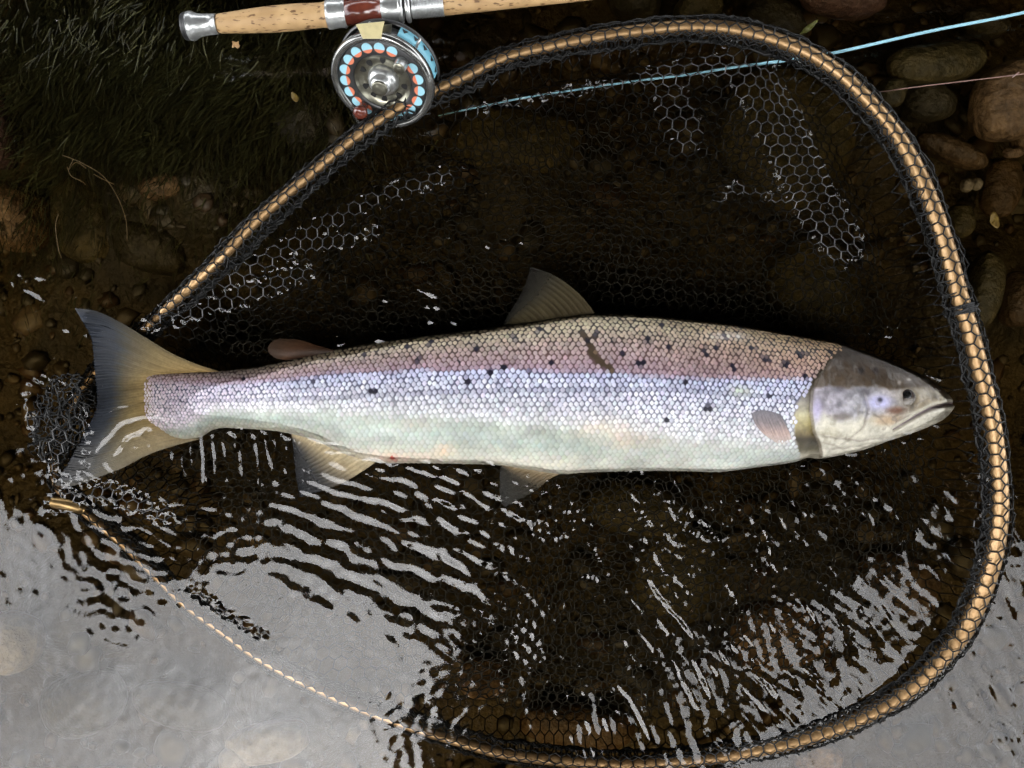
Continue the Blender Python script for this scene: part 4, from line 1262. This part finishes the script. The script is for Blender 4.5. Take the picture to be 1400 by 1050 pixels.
mb = add('mesh_bag', V, F, M['net'], net, kind='stuff')
mb.data.materials.append(M['net_wet'])
wet = ((q[E2[:, 0], 2] + q[E2[:, 1], 2]) / 2 > -0.0015).repeat(5).astype(np.int32)
mb.data.polygons.foreach_set('material_index', wet)
# a second sheet of the bag doubled under the first
wq2 = (pts * 0.985) @ np.array([[math.cos(.6), -math.sin(.6)], [math.sin(.6), math.cos(.6)]]) + np.stack([vnoise(pts, 0.1, 101) - .5, vnoise(pts, 0.1, 102) - .5], 1) * 0.04
keepv = in_poly(wq2, hoop2[::3]) & (seg_dist(wq2, np.vstack([hoop2[::4], hoop2[:1]]))[0] > 0.03)
E3 = E[keepv[E[:, 0]] & keepv[E[:, 1]]]
z2 = np.maximum(np.minimum(-0.050 + 0.03 * (fbm(wq2, 0.12, 103, 2) - .5), bag_z(wq2) - 0.006), bed_z(wq2[:, 0], wq2[:, 1]) + 0.002)
q2 = np.c_[wq2, z2]
V, F = strands(q2[E3[:, 0]], q2[E3[:, 1]], 0.00095, 4)
add('mesh_underlayer', V, F, M['net'], net, kind='stuff')
# gathered mesh behind the tail
gp, gE = hex_edges(17, 22, 0.0062)
gp = gp - gp.mean(0)
gn = np.abs(gp / np.abs(gp).max(0))
gi = (gn ** 2).sum(1) < 1.0
gE = gE[gi[gE[:, 0]] & gi[gE[:, 1]]]
gw = gp * [0.34, 0.50] + np.stack([fbm(gp + 9, 0.02, 111, 2) - .5, fbm(gp + 5, 0.02, 113, 2) - .5], 1) * 0.020
ro = math.radians(22)
gw = gw @ np.array([[math.cos(ro), math.sin(ro)], [-math.sin(ro), math.cos(ro)]]).T
base = P(80, 572, 0)
gz = 0.012 * (1 - (gn ** 2).sum(1)) - 0.004 + 0.012 * (fbm(gp, 0.012, 115, 2) - .5)
q = np.c_[gw[:, 0] + base.x, gw[:, 1] + base.y, gz]
gq = np.stack([q[:, 0] / S + 700, 525 - q[:, 1] / S], 1)
q[in_poly(gq, TAIL_OUT + [(90, 670), (300, 600), (300, 500), (133, 416)]), 2] = -0.014
V, F = strands(q[gE[:, 0]], q[gE[:, 1]], 0.0008, 5)
add('gathered_mesh', V, F, M['net'], net, kind='stuff')
# cord binding that ties the mesh to the hoop
ib = int(np.argmin(np.hypot(hpx - 1315, hpy - 422)))
for k in range(5):
    c0 = hoop[ib] + T_[ib] * (k - 2) * 0.0019
    aa = np.linspace(0, 2 * np.pi, 26, endpoint=False)
    tl = RNG.normal(0, 0.0012)
    pth = c0 + (hr[ib] + 0.0024) * (np.cos(aa)[:, None] * A_[ib] + np.sin(aa)[:, None] * B_[ib]) + T_[ib] * (tl * np.cos(aa))[:, None]
    V, F = tube(pth, 0.0012, 7, True)
    add('cord_binding', V, F, M['cord'], net)
for dx, dy in ((16, -6), (18, 4), (-12, 8)):
    p0 = hoop[ib] + np.array([0, 0, hr[ib] + .002])
    pth = catmull([p0, p0 + np.array([dx * S * .5, -dy * S * .3, .004]), p0 + np.array([dx * S, -dy * S, -.004])], 12)
    V, F = tube(pth, 0.0008, 6)
    add('cord_end', V, F, M['cord'], net)
# brass ferrule where the hoop enters the handle
fp = catmull([P(72, 686, -0.004), P(95, 690, -0.003), P(117, 696, -0.008)], 16)
V, F = tube(fp, np.interp(np.arange(16), [0, 1, 13, 15], [.0060, .0070, .0070, .0056]), 20)
add('ferrule', V, F, M['brass'], net)

# ------------------------------------------------------------------ fly rod
RZ = 0.062
def rod_pt(x, z=RZ):
    return P(x, 36 - (x - 255) * 0.0835, z)
def lathe(prof, name, m, parent, sides=36, cap=True):
    pth = np.array([rod_pt(x)[:] for x, r in prof])
    V, F = tube(pth, np.array([r * S * (1 - RZ) for x, r in prof]), sides)
    return add(name, V, F, m, parent)
rod = empty('fly_rod', rod_pt(440, 0.03), 'cork handled fly rod with silver butt cap lying along the top', 'fishing rod')
lathe([(250, 15), (251, 17), (254, 18.5), (258, 18.8)], 'butt_pad', M['black'], rod)
lathe([(258, 18.8), (261, 19.5), (265, 19.2), (268, 17), (273, 15.2), (283, 14), (297, 13.6)], 'butt_cap', M['alu'], rod)
lathe([(297, 9), (297.3, 11.5), (300, 12.8), (320, 14.2), (345, 16), (375, 17.4), (400, 17.6), (425, 16.6), (440, 16.2), (449, 17.6)], 'grip', M['cork'], rod)
lathe([(447, 18.0), (448, 19.4), (452, 19.8), (462, 18.6), (468, 18.8), (471, 19.8), (473, 18.5)], 'lower_hood', M['alu'], rod)
lathe([(472, 16.6), (500, 16.4), (525, 16.2)], 'wooden_seat', M['wood'], rod)
lathe([(522, 17.2), (523, 18.6), (530, 18.8), (544, 18.2), (546, 17.5)], 'upper_hood', M['alu'], rod)
for x0 in (548, 558):
    lathe([(x0 - 3.5, 16), (x0 - 2.6, 19), (x0, 20.2), (x0 + 2.6, 19), (x0 + 3.5, 16)], 'locking_ring', M['alu'], rod)
pr = []
for k in range(22):
    x = 563 + k * 2
    pr += [(x, 14.2), (x + .5, 15.4), (x + 1.0, 15.4), (x + 1.5, 14.2)]
lathe(pr, 'threaded_barrel', M['alu'], rod, 28)
lathe([(606, 11), (606.5, 14), (640, 13.4), (700, 12.2), (780, 10.4), (840, 9)], 'fore_grip', M['cork'], rod)
V, F = tube(catmull([rod_pt(840)[:], rod_pt(1000)[:], rod_pt(1400)[:]], 20), np.linspace(6 * S, 4.6 * S, 20), 14)
add('blank', V, F, M['grey_rim'], rod)
# trapped line along the seat
hk = rod_pt(598, RZ + 0.0)
# ------------------------------------------------------------------ fly reel
RC = P(522.5, 113.0, 0.058)
kk = (1 - 0.058) * 1.039
e1 = Vector((0.8142, -0.4707, -0.3400)).normalized()                   # the face of the reel looks up and down left
e2 = Vector((0.5511, 0.4423, 0.7075))
e2 = (e2 - e1 * e2.dot(e1)).normalized()
n_f = e1.cross(e2)
RM = np.array([e1[:], e2[:], n_f[:]])
reel = empty('fly_reel', RC, 'silver fly reel with ring of blue and orange line windows, under the rod', 'fishing reel')
PXR = S * kk * 0.93
DEEP = 0.95                                                      # the reel is shallow for its width
def rl(L):
    L = np.array(L, float).reshape(-1, 3)
    L[:, 2] = np.where(L[:, 2] < -12 * u, -12 * u + (L[:, 2] + 12 * u) * DEEP, L[:, 2])
    return np.asarray(L, float) @ RM + np.array(RC[:])
def revolve(prof, seg=72, a0=0, a1=2 * math.pi, centre=(0, 0), closed_prof=False):
    full = abs(a1 - a0 - 2 * math.pi) < 1e-6
    n = seg if full else seg + 1
    an = np.linspace(a0, a1, n, endpoint=not full)
    prof = np.array(prof, float)
    V = np.stack([prof[None, :, 0] * np.cos(an)[:, None] + centre[0], prof[None, :, 0] * np.sin(an)[:, None] + centre[1], np.broadcast_to(prof[None, :, 1], (n, len(prof)))], -1)
    m = len(prof)
    i, j = np.meshgrid(np.arange(n if full else n - 1), np.arange(m if closed_prof else m - 1), indexing='ij')
    F = np.stack([i * m + j, ((i + 1) % n) * m + j, ((i + 1) % n) * m + (j + 1) % m, i * m + (j + 1) % m], -1).reshape(-1, 4)
    return V.reshape(-1, 3), F
u = PXR
def rpart(name, prof, m, parent=reel, closed_prof=False, **k):
    V, F = revolve([(a * u, b * u) for a, b in prof], closed_prof=closed_prof, **k)
    return add(name, rl(V), F, m, parent)
rpart('front_rim', [(64, -6), (64, 0.5), (66, 2.2), (69, 3.2), (72, 2.6), (74.5, .5), (75.3, -3), (75, -8), (72, -9.5), (66, -9)], M['rim_metal'], closed_prof=True)
rpart('spool_face', [(41, -2.5), (42.5, -.6), (46, 0), (62, 0), (64, -1.5), (64, -8), (41, -8)], M['grey_rim'], closed_prof=True)
rpart('spool_dish', [(42, -1.5), (38, -5.5), (33, -8), (24, -9), (18, -7)], M['alu_dark'])
rpart('hub', [(23, -8), (22, -3), (20, 1.5), (17, 4), (15.5, 5), (15, 9), (13, 12), (11.5, 13)], M['alu'])
rpart('hub_cap', [(11.5, 13), (11.2, 15.5), (9, 16.4), (0.01, 16.6)], M['alu_dark'])
back = rpart('back_plate', [(0.01, -49), (60, -49), (70, -47), (74, -43), (74, -38), (71, -37)], M['grey_rim'])
rpart('line_spool', [(20, -36), (66, -36), (68, -34), (68.5, -14), (66, -11), (20, -11)], M['grey_rim'])
# frame pillars and the vented cage around the line
for k in range(6):
    a = math.radians(20 + 60 * k)
    V, F = tube([(71 * u * math.cos(a), 71 * u * math.sin(a), -8 * u), (71 * u * math.cos(a), 71 * u * math.sin(a), -40 * u)], 2.4 * u, 10)
    add('frame_pillar', rl(V), F, M['alu'], reel)
V, F = revolve([(70.4 * u, -11 * u), (70.4 * u, -41 * u), (71.6 * u, -41 * u), (71.6 * u, -11 * u)], 40, math.radians(36), math.radians(104), closed_prof=True)
cage = add('vented_cage', rl(V), F, M['line_blue'], reel)
for k, a in enumerate(range(42, 100, 14)):
    a = math.radians(a)
    c_ = np.array([71.9 * u * math.cos(a), 71.9 * u * math.sin(a), -30 * u])
    t_v = np.array([-math.sin(a), math.cos(a), 0])
    z_v = np.array([0, 0, 1.0])
    o_v = np.array([math.cos(a), math.sin(a), 0])
    tri_ = [c_ + t_v * -4.5 * u + z_v * -3 * u, c_ + t_v * 4.5 * u + z_v * -3 * u, c_ + z_v * 5 * u]
    V = [p for p in tri_] + [p + o_v * 0.5 * u for p in tri_]
    add('vent_hole', rl(np.array(V)), [(3, 4, 5), (0, 2, 1), (0, 1, 4, 3), (1, 2, 5, 4), (2, 0, 3, 5)], M['black'], cage, smooth=False)
# ring of windows: blue line outside, orange backing inside
for k in range(19):
    a = math.radians(103 + k * 360 / 19)
    if k == 1 + 17:
        continue
    ca, sa = math.cos(a), math.sin(a)
    def half(name, m, sign, parent):
        b0 = math.acos(-2.4 / 7.6) if sign > 0 else math.acos(2.4 / 7.6)
        V = []
        for b in np.linspace(-b0, b0, 17):
            V.append((sign * 7.6 * math.cos(b), 7.6 * math.sin(b)))
        V2 = []
        sh = -1.4 if True else 0
        for (x, y) in V:
            x = x if abs(x) > 1e-6 else 0
            V2.append(((54.5 + x) * ca - y * sa, (54.5 + x) * sa + y * ca))
        n_ = len(V2)
        top = [(x * u, y * u, .9 * u) for x, y in V2]
        bot = [(x * u, y * u, .2 * u) for x, y in V2]
        F = [tuple(range(n_)), tuple(range(n_, 2 * n_))[::-1]] + [(i, (i + 1) % n_, (i + 1) % n_ + n_, i + n_) for i in range(n_)]
        return add(name, rl(np.array(top + bot)), F, m, parent, smooth=False)
    wdw = half('line_window', M['line_cyan'], 1, reel)
    half('orange_half', M['backing'], -1, wdw)
# spokes' black openings
for (a, r0) in ((160, 30), (190, 32), (345, 31), (300, 31), (20, 31), (75, 31), (120, 31), (240, 31), (270, 31)):
    a = math.radians(a)
    pts_ = []
    for b in np.linspace(0, 2 * math.pi, 12, endpoint=False):
        x = r0 + 5.2 * math.cos(b)
        y = 4.0 * math.sin(b) * (1 + .35 * math.cos(b))
        pts_.append(((x * math.cos(a) - y * math.sin(a)) * u, (x * math.sin(a) + y * math.cos(a)) * u))
    V = [(x, y, -7.0 * u) for x, y in pts_] + [(x, y, -10 * u) for x, y in pts_]
    n_ = 12
    F = [tuple(range(n_)), tuple(range(n_, 2 * n_))[::-1]] + [(i, i + n_, (i + 1) % n_ + n_, (i + 1) % n_) for i in range(n_)]
    add('spool_opening', rl(np.array(V)), F, M['black'], reel, smooth=False)
# counterweight and maroon handle knob
a = math.radians(82)
rpart('counterweight', [(0.01, 1), (9.5, 1), (9.5, 8), (8.8, 13), (8.4, 16)], M['alu'], centre=(48 * u * math.cos(a), 48 * u * math.sin(a)), seg=28)
rpart('counterweight_end', [(8.4, 16), (7.6, 17), (0.01, 17.2)], M['alu_dark'], centre=(48 * u * math.cos(a), 48 * u * math.sin(a)), seg=28)
a = math.radians(266)
rpart('handle_knob', [(0.01, 1), (6.5, 1), (6, 6), (8, 12), (10.5, 18), (10, 23), (6, 25.5), (0.01, 26)], M['wood'], centre=(51 * u * math.cos(a), 51 * u * math.sin(a)), seg=28)
# foot that joins reel and rod
fa, fb = P(503, 55, 0.066), P(504, 27, 0.066)
def slab(name, quad, z0, z1, m, parent, bev=0.0008):
    bmx = bmesh.new()
    t = [bmx.verts.new(P(x, y, z1)) for x, y in quad]
    b = [bmx.verts.new(P(x, y, z0)) for x, y in quad]
    n_ = len(quad)
    bmx.faces.new(t)
    bmx.faces.new(b[::-1])
    for i in range(n_):
        bmx.faces.new((t[i], b[i], b[(i + 1) % n_], t[(i + 1) % n_]))
    bmesh.ops.recalc_face_normals(bmx, faces=bmx.faces)
    bmesh.ops.bevel(bmx, geom=list(bmx.edges), offset=bev, segments=2, affect='EDGES', profile=0.6)
    V = np.array([v.co[:] for v in bmx.verts])
    bmx.verts.index_update()
    F = [tuple(v.index for v in f.verts) for f in bmx.faces]
    bmx.free()
    return add(name, V, F, m, parent, smooth=False)
slab('foot', [(486, 33), (526, 29), (523, 40), (522, 53), (496, 53), (491, 42)], 0.082, 0.100, M['cream'], reel)
slab('foot_bracket', [(522, 34), (536, 33), (535, 44), (524, 48)], 0.080, 0.094, M['alu_dark'], reel)

# ------------------------------------------------------------------ fly line and leader
ln = catmull(PN(np.array([(1500, -12), (1400, 17), (1270, 43), (1137, 73), (1080, 82), (1010, 91), (940, 102), (860, 112), (780, 124), (720, 133), (670, 143), (632, 151), (618, 154), (600, 158)]),
                np.array([.030, .026, .022, .016, .004, -.0035, -.004, -.005, -.006, -.007, -.010, -.018, -.05, -.09])), 160)
V, F = tube(ln, np.interp(np.arange(160), [0, 70, 110, 150, 160], [.0016, .0016, .00115, .0009, .0007]), 12)
tag(add('fly_line', V, F, M['line_cyan']), 'pale blue fly line running under the net from the top right', 'fishing line')
ld = catmull(PN(np.array([(1460, 92), (1400, 101), (1310, 112), (1260, 118), (1200, 126)]), np.array([.012, .010, .006, .003, -.003])), 40)
V, F = tube(ld, 0.00055, 8)
leader = tag(add('leader', V, F, M['leader']), 'thin pinkish nylon leader crossing the stones at the right', 'fishing line')
kn = P(1389, 103, 0.0095)
V, F = tube([kn + Vector((-.004, -.002, 0)), kn + Vector((0, .001, .001)), kn + Vector((.003, .003, 0))], 0.0008, 8)
add('knot', V, F, M['leader'], leader)

# ------------------------------------------------------------------ small drifting things
def leaf(name, outline, px, py, z, size, rot, m, label, curl=0.15):
    o_ = np.array(outline, float)
    o_ = catmull(np.vstack([o_]), 40, True) if len(o_) > 3 else o_
    c, s_ = math.cos(math.radians(-rot)), math.sin(math.radians(-rot))
    rings = [0.0, .35, .7, 1.0]
    V = []
    for t in rings[1:]:
        for x, y in o_ * t:
            V.append((x, y, curl * (x * x - .6 * y * y) + .05 * math.sin(7 * x + 5 * y)))
    V = np.array([(0, 0, 0)] + V) * size
    V = np.stack([c * V[:, 0] - s_ * V[:, 1], s_ * V[:, 0] + c * V[:, 1], V[:, 2]], 1)
    n_ = len(o_)
    F = [(0, 1 + i, 1 + (i + 1) % n_) for i in range(n_)]
    for k in range(2):
        F += [(1 + k * n_ + i, 1 + (k + 1) * n_ + i, 1 + (k + 1) * n_ + (i + 1) % n_, 1 + k * n_ + (i + 1) % n_) for i in range(n_)]
    V2 = np.vstack([V, V - [0, 0, 0.0004]])
    nv_ = len(V)
    F2 = F + [tuple(i + nv_ for i in f[::-1]) for f in F] + [(1 + 2 * n_ + i, 1 + 2 * n_ + i + nv_, 1 + 2 * n_ + (i + 1) % n_ + nv_, 1 + 2 * n_ + (i + 1) % n_) for i in range(n_)]
    o = add(name, V2, F2, m)
    o.location = P(px, py, z)
    return tag(o, label, 'leaf')
star = [(1, .05), (.55, .4), (.35, .95), (-.15, .5), (-.85, .45), (-.6, -.15), (-.45, -.85), (.1, -.45), (.7, -.6)]
oval = [(1, 0), (.6, .42), (0, .55), (-.6, .4), (-1, 0), (-.6, -.4), (0, -.55), (.6, -.42)]
lance = [(1.2, .1), (.5, .3), (-.2, .25), (-1, 0), (-.3, -.22), (.4, -.2)]
leaf('fallen_leaf', star, 322, 61, 0.006, 0.0052, 20, M['leaf_tan'], 'tiny tan lobed leaf scrap on the moss below the cork grip')
leaf('fallen_leaf', oval, 403, 133, -0.012, 0.0062, 60, M['leaf_yellow'], 'small yellow oval leaf under water left of the reel', .3)
leaf('fallen_leaf', lance, 1104, 40, -0.004, 0.0115, -35, M['leaf_green'], 'narrow yellow green leaf beside the top of the hoop', .2)
leaf('fallen_leaf', oval, 1360, 301, -0.03, 0.0095, 75, M['leaf_yellow'], 'pale oval leaf lying between stones right of the hoop', .2)
stem = empty('dry_stems', P(130, 250, -0.02), 'tangle of thin dry straw stems in water at the left', 'stems')
rng = np.random.default_rng(9)
for ln_ in ([(85, 212), (110, 222), (140, 240), (160, 268), (172, 300), (174, 330)], [(92, 228), (97, 240), (112, 248), (117, 252)], [(100, 218), (94, 232), (104, 222), (118, 230)], [(128, 238), (145, 247), (156, 252)], [(80, 292), (76, 310), (80, 340), (84, 352)]):
    q = np.array(ln_, float)
    V, F = tube(catmull(PN(q, np.linspace(-.006, -.022, len(q))), 40), 0.00045, 6)
    add('stem', V, F, M['straw'], stem)
